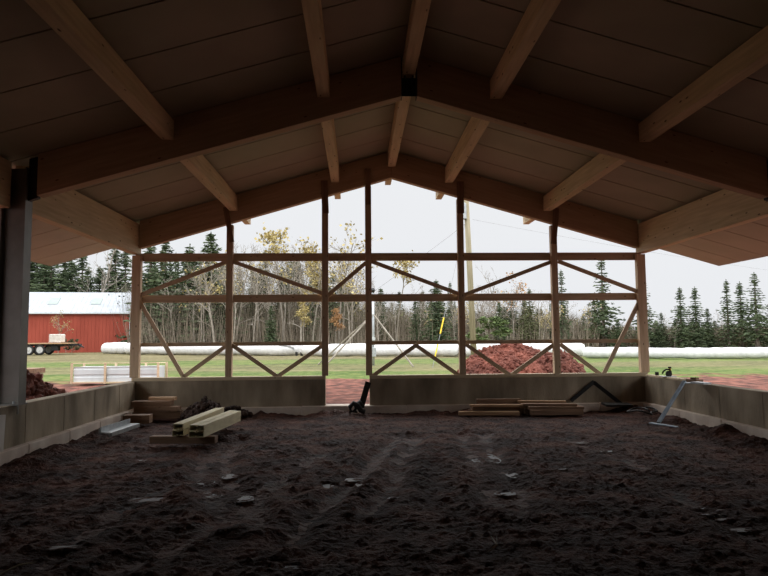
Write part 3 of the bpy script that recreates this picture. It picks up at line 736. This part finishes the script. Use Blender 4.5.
# ------------------------------------------------------------------ service mast, utility pole, wires
def mast():
    Y = 36; base = at(373.5, 366, Y); base.z = gz(base.x, Y); top = at(374, 292, Y)
    r = empty('service_mast', base)
    b = BM(); add_tube(b, [base-Vector((0, 0, .1)), (base.x, Y, top.z)], .07, 10); link(b, 'pole', M_['galv'], r, smooth=True)
    b = BM(); add_tube(b, [(base.x, Y, top.z), (base.x, Y, top.z+.06), (base.x, Y-.1, top.z+.12), (base.x, Y-.2, top.z+.04)], [.09, .12, .11, .08], 10); link(b, 'weather_head', M_['black_steel'], r)
    z = at(373.5, 338.5, Y).z; b = BM(); add_tube(b, [(base.x, Y-.22, z), (base.x, Y-.08, z)], .11, 14); link(b, 'meter', M_['white_metal'], r)
    z = at(373.5, 352, Y).z; b = BM(); add_box(b, (base.x+.02, Y-.14, z), (.26, .14, .52), bev=.02); link(b, 'switch_box', M_['galv'], r)
    apex = Vector((base.x, Y, at(373.5, 314, Y).z))
    f1 = at(413.5, 370, Y-2.2); f1.z = gz(f1.x, f1.y); f2 = at(323.5, 371, Y-1.8); f2.z = gz(f2.x, f2.y); f3 = at(318, 366, Y+2.5); f3.z = gz(f3.x, f3.y)
    for q in (f1, f2, f3): beam('prop', q, apex, .07, .07, M_['greybark'], r)
    tag(r, 'grey electrical service mast with meter box, held by three diagonal props', 'service mast')
    return Vector((base.x, Y, top.z))
MT = mast()
def utility_pole():
    Y = 38; base = at(474.5, 368, Y); base.z = gz(base.x, Y); t = at(465.5, 185, Y)
    t = Vector((t.x, Y, t.z)); r = empty('utility_pole', base)
    b = BM(); add_tube(b, [base-Vector((0, 0, .2)), (base+t)/2, t], [.19, .175, .15], 12); link(b, 'pole', M_['pole'], r, smooth=True)
    c = at(464.5, 211, Y-.1)
    b = BM(); add_tube(b, [(c.x-.1, Y-.12, c.z-.5), (c.x-.1, Y-.12, c.z+.42), (c.x-.1, Y-.12, c.z+.5)], [.22, .22, .15], 14); link(b, 'transformer', M_['galv'], r)
    b = BM(); add_bar(b, (t.x-.7, Y-.18, t.z-.62), (t.x+.75, Y-.18, t.z-.62), .09, .1); link(b, 'crossarm', M_['pole'], r)
    for dx in (-.65, .7):
        b = BM(); add_tube(b, [(t.x+dx, Y-.18, t.z-.60), (t.x+dx, Y-.18, t.z-.42), (t.x+dx, Y-.18, t.z-.36)], [.05, .06, .03], 8); link(b, 'insulator', M_['black_steel'], r)
    b = BM(); c = at(466, 219.5, Y); add_bar(b, (c.x-.5, Y-.2, c.z), (c.x, Y-.2, c.z), .04, .05); link(b, 'bracket', M_['black_steel'], r)
    tag(r, 'tall wooden utility pole with a grey transformer, behind the red mound', 'utility pole')
    return base, t
UB, UT = utility_pole()
def wire(p, q, sag, rad, label, name='power_line', m='wire'):
    p, q = Vector(p), Vector(q); pts = [p.lerp(q, k/14)-Vector((0, 0, sag*4*(k/14)*(1-k/14))) for k in range(15)]
    b = BM(); add_tube(b, pts, rad, 5); return tag(link(b, name, M_[m]), label, 'wire')
a = at(465, 224, 38); wire(a, MT, .05, .011, 'service wire running from the utility pole down to the grey mast')
a = at(472.5, 219.5, 38); c = at(790, 273, 62); wire(a, c, .2, .007, 'thin power line running from the utility pole out to the right')
def guy():
    a = at(465.5, 222, 38); g = at(432.5, 370.5, 32.5); g.z = gz(g.x, g.y)
    r = empty('guy_wire', g)
    b = BM(); add_tube(b, [g, a], .012, 5); link(b, 'wire', M_['wire'], r)
    d = a-g
    b = BM()
    for t0, t1 in ((.06, .14), (.205, .305)): 
        b2 = (g+d*t0, g+d*t1); add_tube(b, b2, .038, 8)
    link(b, 'yellow_guard', M_['yellow'], r)['label'] = 'yellow guard tube'
    tag(r, 'guy wire with yellow guard tubes anchored in the grass right of the doorway', 'guy wire')
guy()

# ------------------------------------------------------------------ wrapped bale tubes
def bale_tube(p, q, rad, label, seed, bulge=1.0, group=None):
    """long wrapped row lying on the grass, lumpy along its length"""
    rr = random.Random(seed); p, q = Vector(p), Vector(q); L = (q-p).length; d = (q-p)/L; side = Vector((-d.y, d.x, 0))
    n = max(8, int(L/.28)); b = BM(); rings = []; step = 1.3; seg = 18
    jit = [rr.uniform(-.04, .04) for _ in range(400)]
    for i in range(n+1):
        s = L*i/n; ph = (s % step)/step; dip = .07*bulge*(abs(2*ph-1)**5)
        k = rad*(1-dip+jit[int(s/step)]); end = min(s, L-s)
        if end < .28: k *= (.72+.28*math.sqrt(max(0, 1-(1-end/.28)**2)))
        c = p+d*s; g = gz_fast(c.x, c.y)
        rings.append([b.verts.new(Vector((c.x, c.y, g+rad*.93-.02)) + side*k*1.08*math.cos(t) + Vector((0, 0, 1))*k*(1+.02*math.sin(5*t+i))*(math.sin(t) if math.sin(t) > -.8 else -.8)) for t in [2*math.pi*j/seg for j in range(seg)]])
    for A, B in zip(rings, rings[1:]):
        for j in range(seg): b.faces.new((A[j], A[(j+1) % seg], B[(j+1) % seg], B[j]))
    b.faces.new(rings[0][::-1]); b.faces.new(rings[-1])
    o = link(b, 'wrapped_bale_row', M_['wrap'], smooth=True); return tag(o, label, 'bale row', group)
def bp(px, py, z=0.0): g = gnd(px, py, z); return g
bales = [((104.5, 354.5), (127, 354.7), .68, 'short wrapped bale pair in front of the red barn corner', 1),
         ((127.8, 354.8), (301, 356.2), .64, 'long white wrapped bale row left of the doorway', 2),
         ((303, 356.5), (459, 357.2), .58, 'long white wrapped bale row seen through the doorway', 3),
         ((461, 357.2), (585, 357.5), .57, 'white wrapped bale row partly behind the big red mound', 4)]
BALES = [bale_tube(bp(*a), bp(*c), r_, lab, s, 1.3 if s == 1 else 1) for a, c, r_, lab, s in bales]
pA = bp(585, 358.8); pB = bp(700, 359.0); pC = bp(860, 359.2)
bale_tube(pA+Vector((-.15, 0, 0)), pC, .41, 'low white wrapped bale row on the right, running off the picture edge', 6)
# torn dark flap on the end of the left row
g = bp(293, 356.3)
b = BM(); 
pts = [(-1.0, .98), (-.6, 1.0), (.0, .95), (.35, .80), (.42, .62), (.28, .60), (.15, .72), (-.3, .84), (-.9, .92)]
add_prism(b, [(g.x+u-.2, v) for u, v in pts], 'y', g.y-.74, g.y-.70)
link(b, 'torn_flap', M_['wire'], BALES[1])['label'] = 'grey torn plastic flap'
for i, px in enumerate((297.5, 302.5)):
    g = bp(px, 356.2); b = BM(); add_tube(b, [(g.x, g.y-.9, gz(g.x, g.y-.9)), (g.x, g.y-.9, .35), (g.x, g.y-.9, .42)], [.12, .12, .05], 8)
    tag(link(b, 'marker_stub', M_['black']), ['dark stub in front of the bale rows, under the torn flap', 'dark stub in front of the bale rows, nearer the doorway'][i], 'stub')

# ------------------------------------------------------------------ red barn
def barn():
    Yc = 86; c = at(129, 340, Yc); a = math.radians(9); DP = 9.0; LN = 46
    ze = at(100, 312, Yc).z; zr = at(100, 293.8, Yc+DP/2).z
    r = empty('barn', (c.x, Yc, 0), rz=a); Mb = MW[r.name]      # local: x along the wall (right end = 0), y away from the viewer
    def put(b, nm, m): b.transform(Mb); return link(b, nm, M_[m], r)
    b = BM(); add_prism(b, [(0, -.4), (DP, -.4), (DP, ze), (DP/2, zr-.1), (0, ze)], 'x', -LN, 0)
    for k in range(int(LN/.45)): add_box(b, (-.2-k*.45, -.012, ze/2), (.04, .03, ze))
    put(b, 'wall', 'barn_red')
    k = (zr-ze)/(DP/2); b = BM()
    for ya in (-.4, DP+.4): add_prism(b, [(ya, ze-.4*k+.02), (DP/2, zr+.02), (DP/2, zr+.12), (ya, ze-.4*k+.12)], 'x', -LN-.3, .22)
    for q in range(int(LN/.6)): x = -q*.6; add_bar(b, (x, -.4, ze-.4*k+.13), (x, DP/2, zr+.13), .05, .03)
    put(b, 'roof', 'barn_roof')
    for px in (51, 92):
        x = (at(px, 300, Yc-1).x-c.x)/math.cos(a); y0, y1 = 1.5, 3.0
        b = BM(); add_bar(b, (x, y0, ze+y0*k+.16), (x, y1, ze+y1*k+.16), 1.2, .05); put(b, 'skylight', 'skylight')
    b = BM(); add_box(b, (.03, -.05, ze/2), (.10, .08, ze)); put(b, 'corner_trim', 'white_metal')
    b = BM(); add_box(b, (-LN/2, -.42, ze-.4*k+.04), (LN+.5, .05, .16)); put(b, 'gutter', 'white_metal')
    tag(r, 'long red barn with a pale metal roof, far left', 'barn')
barn()
def trailer():
    Y = 71; zt = at(50, 342.8, Y).z; x1 = at(75, 343, Y).x; x0 = at(8, 343, Y).x
    r = empty('flatbed_trailer', ((x0+x1)/2, Y+1.1, 0))
    b = BM(); add_box(b, ((x0+x1)/2-.35, Y+1.1, zt-.07), (x1-x0-.7, 2.3, .12)); link(b, 'deck', M_['board'], r)
    b = BM()
    for y in (Y+.5, Y+1.7): add_box(b, ((x0+x1)/2, y, zt-.24), (x1-x0, .1, .2))
    for k in range(8): add_box(b, (x0+.5+k*(x1-x0-1)/7, Y+1.1, zt-.16), (.08, 2.2, .1))
    link(b, 'frame', M_['black_steel'], r)
    b = BM(); add_bar(b, (x1-.2, Y+.7, zt-.22), (x1+.5, Y+1.1, zt-.55), .08, .1); add_bar(b, (x1-.2, Y+1.5, zt-.22), (x1+.5, Y+1.1, zt-.55), .08, .1); link(b, 'hitch', M_['black_steel'], r)
    R_ = .54
    for px in (28.5, 39.6):
        for y in (Y-.02, Y+2.0):
            x = at(px, 350, Y).x; z = R_+gz(x, Y)
            b = BM(); rings = []
            for yy, rr_ in ((0, .36), (0, .49), (.04, R_), (.26, R_), (.30, .49), (.30, .36)):
                rings.append([b.verts.new((x+rr_*math.cos(t), y+yy, z+rr_*math.sin(t))) for t in [2*math.pi*k/20 for k in range(20)]])
            for A, B in zip(rings, rings[1:]):
                for k in range(20): b.faces.new((A[k], A[(k+1) % 20], B[(k+1) % 20], B[k]))
            t = link(b, 'wheel', M_['tyre'], r, smooth=False)
            b = BM(); add_tube(b, [(x, y+.03, z), (x, y+.24, z)], .362, 18); add_tube(b, [(x, y-.02, z), (x, y+.03, z)], .10, 10)
            link(b, 'rim', M_['rim'], t, M=MW[r.name].copy())
    x = at(51, 350, Y).x
    b = BM(); add_box(b, (x+.2, Y+.6, zt-.6), (.8, .6, .55), bev=.03); link(b, 'tool_box', M_['black_steel'], r)
    tag(r, 'flatbed trailer with tandem wheels parked in front of the red barn', 'trailer')
    x = at(54, 338, Y).x
    c = Vector((x, Y+.8, zt-.01)); r = empty('tote', c)
    b = BM(); add_box(b, c+Vector((0, 0, .49)), (1.22, 1.2, .92), bev=.08); link(b, 'tank', M_['foam'], r)
    b = BM()
    for k in range(5): add_box(b, c+Vector((-.60+k*.30, -.62, .49)), (.03, .03, .96))
    for k in range(3): add_box(b, c+Vector((0, -.62, .08+k*.4)), (1.24, .03, .03))
    link(b, 'cage', M_['foam'], r)
    tag(r, 'white square tote standing on the flatbed trailer', 'tote')
trailer()

# ------------------------------------------------------------------ trees
def spruce_mesh(seed, H=10, R=2.0, dense=1.0, lean=0, bare=.12):
    rr = random.Random(seed); V, Fc = [], []
    z = H*bare
    def quad(c, a, b_, ):
        i = len(V); V.extend([c-a*.5, c+b_*.5, c+a*.5, c-b_*.5]); Fc.append((i, i+1, i+2, i+3))
    while z < H*.985:
        t = (z/H-bare)/(1-bare); L = R*(1-t)**.85*(1.0 if t > .12 else .75)*rr.uniform(.75, 1.15)+.12
        n = max(3, int((7 if t < .7 else 5)*dense+rr.random()))
        a0 = rr.uniform(0, 6.28)
        for k in range(n):
            if rr.random() < .08: continue
            a = a0+6.283*k/n+rr.uniform(-.3, .3); l = L*rr.uniform(.6, 1.15); dr = Vector((math.cos(a), math.sin(a), 0)); sd = Vector((-dr.y, dr.x, 0))
            droop = -.28-.25*(1-t)+ (.5 if t > .8 else 0)
            m_ = max(2, int(l/.32))
            for j in range(m_):
                u = (j+.6)/m_; c = Vector((0, 0, z)) + dr*l*u + Vector((0, 0, l*(droop*u+.22*u*u)))
                w = (.20+.22*(1-u*.6))*(.6+.5*min(1, l/1.2))
                for q in range(3):
                    o = Vector((rr.uniform(-1, 1), rr.uniform(-1, 1), rr.uniform(-.6, .5)))*w*.45
                    ax = (dr*rr.uniform(.4, 1)+sd*rr.uniform(-1, 1)+Vector((0, 0, rr.uniform(-.5, .1)))).normalized()*w*rr.uniform(.9, 1.5)
                    bx = (Vector((0, 0, 1))*rr.uniform(.2, .9)+sd*rr.uniform(-.8, .8)).normalized()*w*rr.uniform(.35, .6)
                    quad(c+o, ax, bx)
        z += rr.uniform(.22, .36)*(1 if t < .8 else .8)
    for k in range(6): quad(Vector((0, 0, H*(.97+.008*k))), Vector((0, 0, .3)), Vector((math.cos(k), math.sin(k), .2))*.10)
    me = bpy.data.meshes.new('spruce_foliage'); me.from_pydata([tuple(v) for v in V], [], Fc)
    b = BM(); add_tube(b, [(0, 0, -.3), (0, 0, H*.5), (0, 0, H)], [.16*H/10, .10*H/10, .015], 6)
    tm = bpy.data.meshes.new('spruce_trunk'); b.to_mesh(tm); b.free()
    return me, tm
def decid_mesh(seed, H=10, leaf=1.0, spread=.35, r0=.10, crown=(.45, 1.0), lsize=.13):
    rr = random.Random(seed); b = BM(); V, Fc = [], []
    def leafs(c, n):
        for _ in range(n):
            o = c+Vector((rr.gauss(0, .28), rr.gauss(0, .28), rr.gauss(0, .25))); s = lsize*rr.uniform(.6, 1.5)
            a = Vector((rr.uniform(-1, 1), rr.uniform(-1, 1), rr.uniform(-1, 1))).normalized()*s; c2 = a.cross(Vector((rr.uniform(-1, 1), rr.uniform(-1, 1), rr.uniform(-1, 1)))).normalized()*s*.8
            i = len(V); V.extend([o-a, o+c2, o+a, o-c2]); Fc.append((i, i+1, i+2, i+3))
    def grow(p, d, L, r, lev):
        pts = [p]; q = p; n = 4
        for k in range(n):
            d = (d+Vector((rr.uniform(-.16, .16), rr.uniform(-.16, .16), rr.uniform(-.03, .10)))).normalized(); q = q+d*L/n; pts.append(q)
        add_tube(b, pts, [r*(1-.6*k/n) for k in range(n+1)], 4 if lev else 6, caps=False)
        if lev >= 2:
            if leaf: leafs(q, int(leaf*rr.uniform(1, 5)))
        if lev < 3:
            m_ = (11 if lev == 0 else 4)
            for k in range(m_):
                u = (crown[0]+(1-crown[0])*(k+rr.random())/m_) if lev == 0 else rr.uniform(.3, 1)
                i = min(n-1, int(u*n)); c = pts[i].lerp(pts[i+1], u*n-i)
                a = rr.uniform(0, 6.28); out = Vector((math.cos(a), math.sin(a), 0)); out = (out-d*out.dot(d)).normalized()
                nd = (d*rr.uniform(.7, 1.2)+out*rr.uniform(.6, 1.1)).normalized(); nd.z = max(nd.z, .1)
                grow(c, nd, (H*spread*(1.15-u*.6) if lev == 0 else L*.5)*rr.uniform(.6, 1.1), max(.012, r*(.42 if lev == 0 else .55)*(1.2-.5*u)), lev+1)
    grow(Vector((0, 0, -.2)), Vector((rr.uniform(-.06, .06), rr.uniform(-.06, .06), 1)), H, r0, 0)
    tm = bpy.data.meshes.new('tree_trunk'); b.to_mesh(tm); b.free()
    lm = None
    if V: lm = bpy.data.meshes.new('tree_leaves'); lm.from_pydata([tuple(v) for v in V], [], Fc)
    return lm, tm
SPR = {}
for nm, args in {'dense': (1, 10, 2.1, 1.35, 0, .03), 'full': (2, 10, 1.9, 1.15, 0, .04), 'thin': (3, 10, 1.5, .8, 0, .10), 'open': (4, 10, 1.7, .72, 0, .16), 'round': (5, 10, 2.9, 1.3, 0, .05)}.items():
    SPR[nm] = spruce_mesh(*args)
DEC = {'bare1': decid_mesh(11, 10, 0, .32, .09), 'bare2': decid_mesh(12, 10, 0, .38, .11, (.3, 1)), 'bare3': decid_mesh(13, 10, 0, .30, .08, (.5, 1)),
       'yel': decid_mesh(14, 10, .8, .20, .09, (.72, 1)), 'yelfull': decid_mesh(15, 10, 1.9, .24, .09, (.5, 1)), 'sparse': decid_mesh(16, 10, .5, .34, .10, (.4, 1)),
       'whitebare': decid_mesh(18, 10, 0, .42, .12, (.25, 1)), 'shrub': decid_mesh(19, 10, 4, .5, .10, (.05, 1), .20)}
_cache = {}
def with_mat(me, m):
    k = (me.name, m.name)
    if k not in _cache:
        c = me.copy(); c.materials.clear(); c.materials.append(m); _cache[k] = c
    return _cache[k]
def tree(name, kind, x, y, h, label, cat='tree', group=None, leaf=None, bark=None, rz=None, wide=1.0):
    lm, tm = SPR[kind] if kind in SPR else DEC[kind]
    z = gz(x, y)-.05; r = bpy.data.objects.new(name, None); COL.objects.link(r)
    s = h/10; r.location = (x, y, z); r.scale = (s*wide, s*wide, s); r.rotation_euler = (0, 0, rng.uniform(0, 6.28) if rz is None else rz)
    if lm:
        o = bpy.data.objects.new('foliage', with_mat(lm, M_[leaf or 'needle'])); COL.objects.link(o); o.parent = r
    o = bpy.data.objects.new('trunk', with_mat(tm, M_[bark or ('darkbark' if kind in SPR else 'greybark')])); COL.objects.link(o); o.parent = r
    return tag(r, label, cat, group)
def tree_px(name, kind, px, py, Y, label, **k):
    p = at(px, py, Y); return tree(name, kind, p.x, Y, p.z-gz(p.x, Y)+.1, label, **k)
T = tree_px
# single trees one can point at
T('spruce_tree', 'full', 151, 243, 84, 'pointed spruce rising above the top rail next to the left corner post', wide=1.5)
T('spruce_tree', 'full', 166, 241, 88, 'spruce with a forked looking top, second from the left corner post', wide=1.5)
T('spruce_tree', 'full', 190, 246, 86, 'dark spruce midway between the two left gable posts', wide=1.5)
T('spruce_tree', 'dense', 211, 234, 84, 'tallest dark spruce left of the second gable post', wide=1.5)
T('spruce_tree', 'thin', 266, 250, 88, 'narrow spruce with its tip just above the top rail in the second bay')
T('spruce_tree', 'dense', 271, 306, 76, 'dense green spruce standing low in front of the woods in the second bay', leaf='needle', wide=1.25)
T('aspen_tree', 'yel', 284, 230, 82, 'tall aspen with a sparse yellow crown above the top rail', leaf='yleaf')
T('aspen_tree', 'yel', 299, 246, 84, 'second tall aspen with yellow top close to the left doorway post', leaf='yleaf', wide=.8)
T('aspen_tree', 'yelfull', 318, 262, 78, 'bushy bright yellow tree beside the left doorway post', leaf='yleaf')
T('aspen_tree', 'yelfull', 303, 303, 74, 'low yellow tree below the middle rail in the second bay', leaf='yleaf')
T('maple_tree', 'yelfull', 336, 312, 76, 'small orange tree seen through the doorway', leaf='oleaf', wide=1.1)
T('aspen_tree', 'sparse', 338, 240, 80, 'pale branching tree with few yellow leaves above the doorway', leaf='yleaf')
T('bare_tree', 'bare2', 352, 252, 82, 'bare grey tree above the doorway left of the mast')
T('aspen_tree', 'yel', 396, 262, 78, 'lone yellow crowned aspen under the brace right of the doorway', leaf='yleaf')
T('spruce_tree', 'dense', 436, 281, 76, 'broad dark green spruce behind the yellow guard tube', wide=1.4)
T('spruce_tree', 'full', 415, 300, 78, 'dark spruce between the aspen and the broad spruce right of the doorway', wide=1.1)
T('spruce_tree', 'full', 383, 303, 86, 'small spruce just right of the service mast')
T('spruce_tree', 'thin', 450, 283, 84, 'slim spruce tip left of the post before the utility pole')
T('bare_tree', 'whitebare', 499, 279, 82, 'brownish bare crown right of the utility pole', leaf='oleaf')
T('bare_tree', 'sparse', 512, 283, 84, 'bare tree with a few orange leaves right of the utility pole', leaf='oleaf')
T('spruce_tree', 'dense', 499, 303, 78, 'dark spruce in the middle behind the red mound', wide=1.2)
T('green_shrub', 'shrub', 492, 322, 72, 'low round green shrub behind the red mound', leaf='gleaf', wide=2.0, cat='shrub')
T('spruce_tree', 'full', 529, 289, 80, 'olive spruce left of the second post from the right', leaf='needle2', wide=1.2)
T('spruce_tree', 'thin', 561, 271, 82, 'narrow tall spruce just right of the second post from the right')
T('spruce_tree', 'open', 601, 255, 78, 'tall open spruce standing alone in the last bay', wide=1.25)
T('larch_tree', 'open', 594, 297, 80, 'yellowish thin conifer at the foot of the tall open spruce', leaf='needle2')
T('spruce_tree', 'open', 643, 280, 76, 'spruce partly hidden by the right corner post', wide=1.35)
T('spruce_tree', 'full', 661, 313, 78, 'shortest small spruce right of the corner post', wide=1.35)
T('spruce_tree', 'full', 679.5, 288, 76, 'pointed spruce, second right of the corner post', wide=1.35)
T('spruce_tree', 'full', 694.5, 288, 77, 'pointed spruce, third right of the corner post', wide=1.35)
T('spruce_tree', 'dense', 707, 309, 78, 'rounded lower spruce between taller ones on the right', wide=1.35)
T('spruce_tree', 'thin', 726, 281, 76, 'very slim scraggly spruce on the right', wide=1.35)
T('spruce_tree', 'full', 739.5, 283, 79, 'slim spruce between the scraggly one and the broad one on the right', wide=1.35)
T('spruce_tree', 'open', 754, 274, 74, 'tallest broad spruce near the right picture edge', wide=1.6)
T('spruce_tree', 'dense', 772, 298, 74, 'spruce cut by the right picture edge', wide=1.35)
T('bare_tree', 'whitebare', 96, 246, 98, 'pale bare tree above the barn roof left of the corner post', bark='greybark')
T('bare_tree', 'whitebare', 108, 262, 98.5, 'second pale bare tree above the barn roof beside the corner post', bark='greybark')
for px, py, k, w in ((12, 236, 'dense', 1.7), (38, 238, 'dense', 1.7), (52, 250, 'full', 1.7), (66, 240, 'dense', 1.6), (83, 252, 'full', 1.4), (116, 242, 'full', 1.4), (126, 248, 'full', 1.4), (-6, 240, 'dense', 1.6), (72, 262, 'dense', 1.6), (45, 258, 'dense', 1.6), (30, 252, 'dense', 1.6), (100, 268, 'dense', 1.6), (88, 270, 'dense', 1.5), (112, 264, 'dense', 1.6)):
    T('spruce_tree', k, px, py, 101+rng.uniform(-2, 4), 'dark spruce rising behind the red barn roof', group='spruces behind the barn', wide=w)
# woods behind: spruces and bare trees nobody can tell apart
lines = []
for i in range(95):
    px = rng.uniform(140, 590); Y = rng.uniform(84, 108)
    top = np.interp(px, [140, 220, 300, 340, 400, 460, 520, 590], [258, 256, 268, 282, 298, 300, 304, 316])+rng.uniform(-8, 16)
    T('spruce_tree', rng.choice(['full', 'thin', 'dense', 'open']), px, top, Y, 'spruce in the woods behind the white bale rows', group='spruces of the woods', leaf=rng.choice(['needle', 'needle', 'needle2']), wide=rng.uniform(1, 1.5))
for i in range(120):
    px = rng.uniform(140, 600); Y = rng.uniform(74, 100)
    top = np.interp(px, [140, 180, 240, 300, 345, 360, 400, 460, 520, 600], [285, 280, 255, 250, 262, 282, 296, 296, 290, 305])+rng.uniform(-5, 22)
    kd = rng.choice(['bare1', 'bare2', 'bare3', 'bare3', 'sparse', 'bare1', 'bare2'])
    T('bare_tree', kd, px, top, Y, 'thin leafless tree at the edge of the woods behind the bale rows', group='bare trees of the woods', leaf='yleaf')
for i in range(34):
    px = rng.uniform(590, 790); Y = rng.uniform(76, 90); top = 326+rng.uniform(-7, 10)
    k = i % 2
    T(['spruce_tree', 'bare_tree'][k], ['dense', 'bare2'][k], px, top if not k else top-8, Y, ['low young spruce in the scrub on the right', 'low leafless tree in the scrub on the right'][k], group=['young spruces in the right scrub', 'bare trees in the right scrub'][k], wide=1.8 if not k else 1)
p = at(59, 325, 79); tree('yellow_shrub', 'sparse', p.x, 79, 4.6, 'thin yellow-leaved shrub between the trailer and the red barn', 'shrub', leaf='yleaf', wide=1.0)
p = at(58, 325, 62)
for px in (66, 72): 
    p = at(px, 348, 80); tree('weed_clump', 'shrub', p.x, 80, 1.6, 'dark weed clump at the foot of the red barn beside the trailer hitch', 'weeds', 'weed clumps by the trailer', leaf='brushleaf', wide=1.5)
# thicket under the trees: countless stems and twigs
def thicket(name, px0, px1, Y0, Y1, hfun, n, label, wst=.05, leafs=True, seed=1):
    rr = random.Random(seed); V, Fc, mi = [], [], []
    for i in range(n):
        px = rr.uniform(px0, px1); Y = rr.uniform(Y0, Y1); x = at(px, 345, Y).x; z0 = gz_fast(x, Y)-.1; h = hfun(px)*rr.uniform(.35, 1.1)
        w = wst*rr.uniform(.5, 1.5); dx, dy = rr.gauss(0, .13)*h, rr.gauss(0, .13)*h
        a = rr.uniform(0, 3.14); ox, oy = math.cos(a)*w, math.sin(a)*w
        i0 = len(V); V += [(x-ox, Y-oy, z0), (x+ox, Y+oy, z0), (x+oy, Y-ox, z0), (x+dx, Y+dy, z0+h)]
        Fc += [(i0, i0+1, i0+3), (i0+1, i0+2, i0+3), (i0+2, i0, i0+3)]; mi += [0, 0, 0]
        if leafs:
            for k in range(5):
                t = rr.uniform(0, 1)**1.2; cx, cy, cz = x+dx*t+rr.gauss(0, .25), Y+dy*t+rr.gauss(0, .25), z0+h*t*.8+rr.uniform(0, .5); s = rr.uniform(.10, .28)
                u = [rr.uniform(-s, s) for _ in range(9)]; j = len(V)
                V += [(cx+u[0], cy+u[1], cz+u[2]), (cx+u[3], cy+u[4], cz+u[5]), (cx+u[6], cy+u[7], cz+u[8])]; Fc.append((j, j+1, j+2)); mi.append(1)
    me = bpy.data.meshes.new(name); me.from_pydata(V, [], Fc); me.materials.append(M_['brush']); me.materials.append(M_['brushleaf'])
    me.polygons.foreach_set('material_index', mi)
    o = bpy.data.objects.new(name, me); COL.objects.link(o)
    return tag(o, label, 'brush', kind='stuff')
thicket('brush_thicket', 120, 600, 86, 104, lambda px: float(np.interp(px, [130, 330, 380, 460, 600], [9.5, 8.5, 6.8, 6.2, 5.4])), 21000, 'dense brown brush filling the woods behind the bale rows', seed=2)
thicket('brush_thicket', 590, 800, 78, 92, lambda px: 3.4, 12000, 'low brown scrub below the spruces on the right', seed=3)
thicket('brush_thicket', -30, 128, 98, 108, lambda px: 8, 7000, 'dark undergrowth behind the red barn', seed=4)

thicket('brush_thicket', 128, 600, 75, 84, lambda px: float(np.interp(px, [130, 330, 380, 460, 600], [8.0, 7.0, 5.2, 4.6, 4.0])), 2200, 'thin grey-brown saplings along the front of the woods', seed=9, wst=.03, leafs=False)
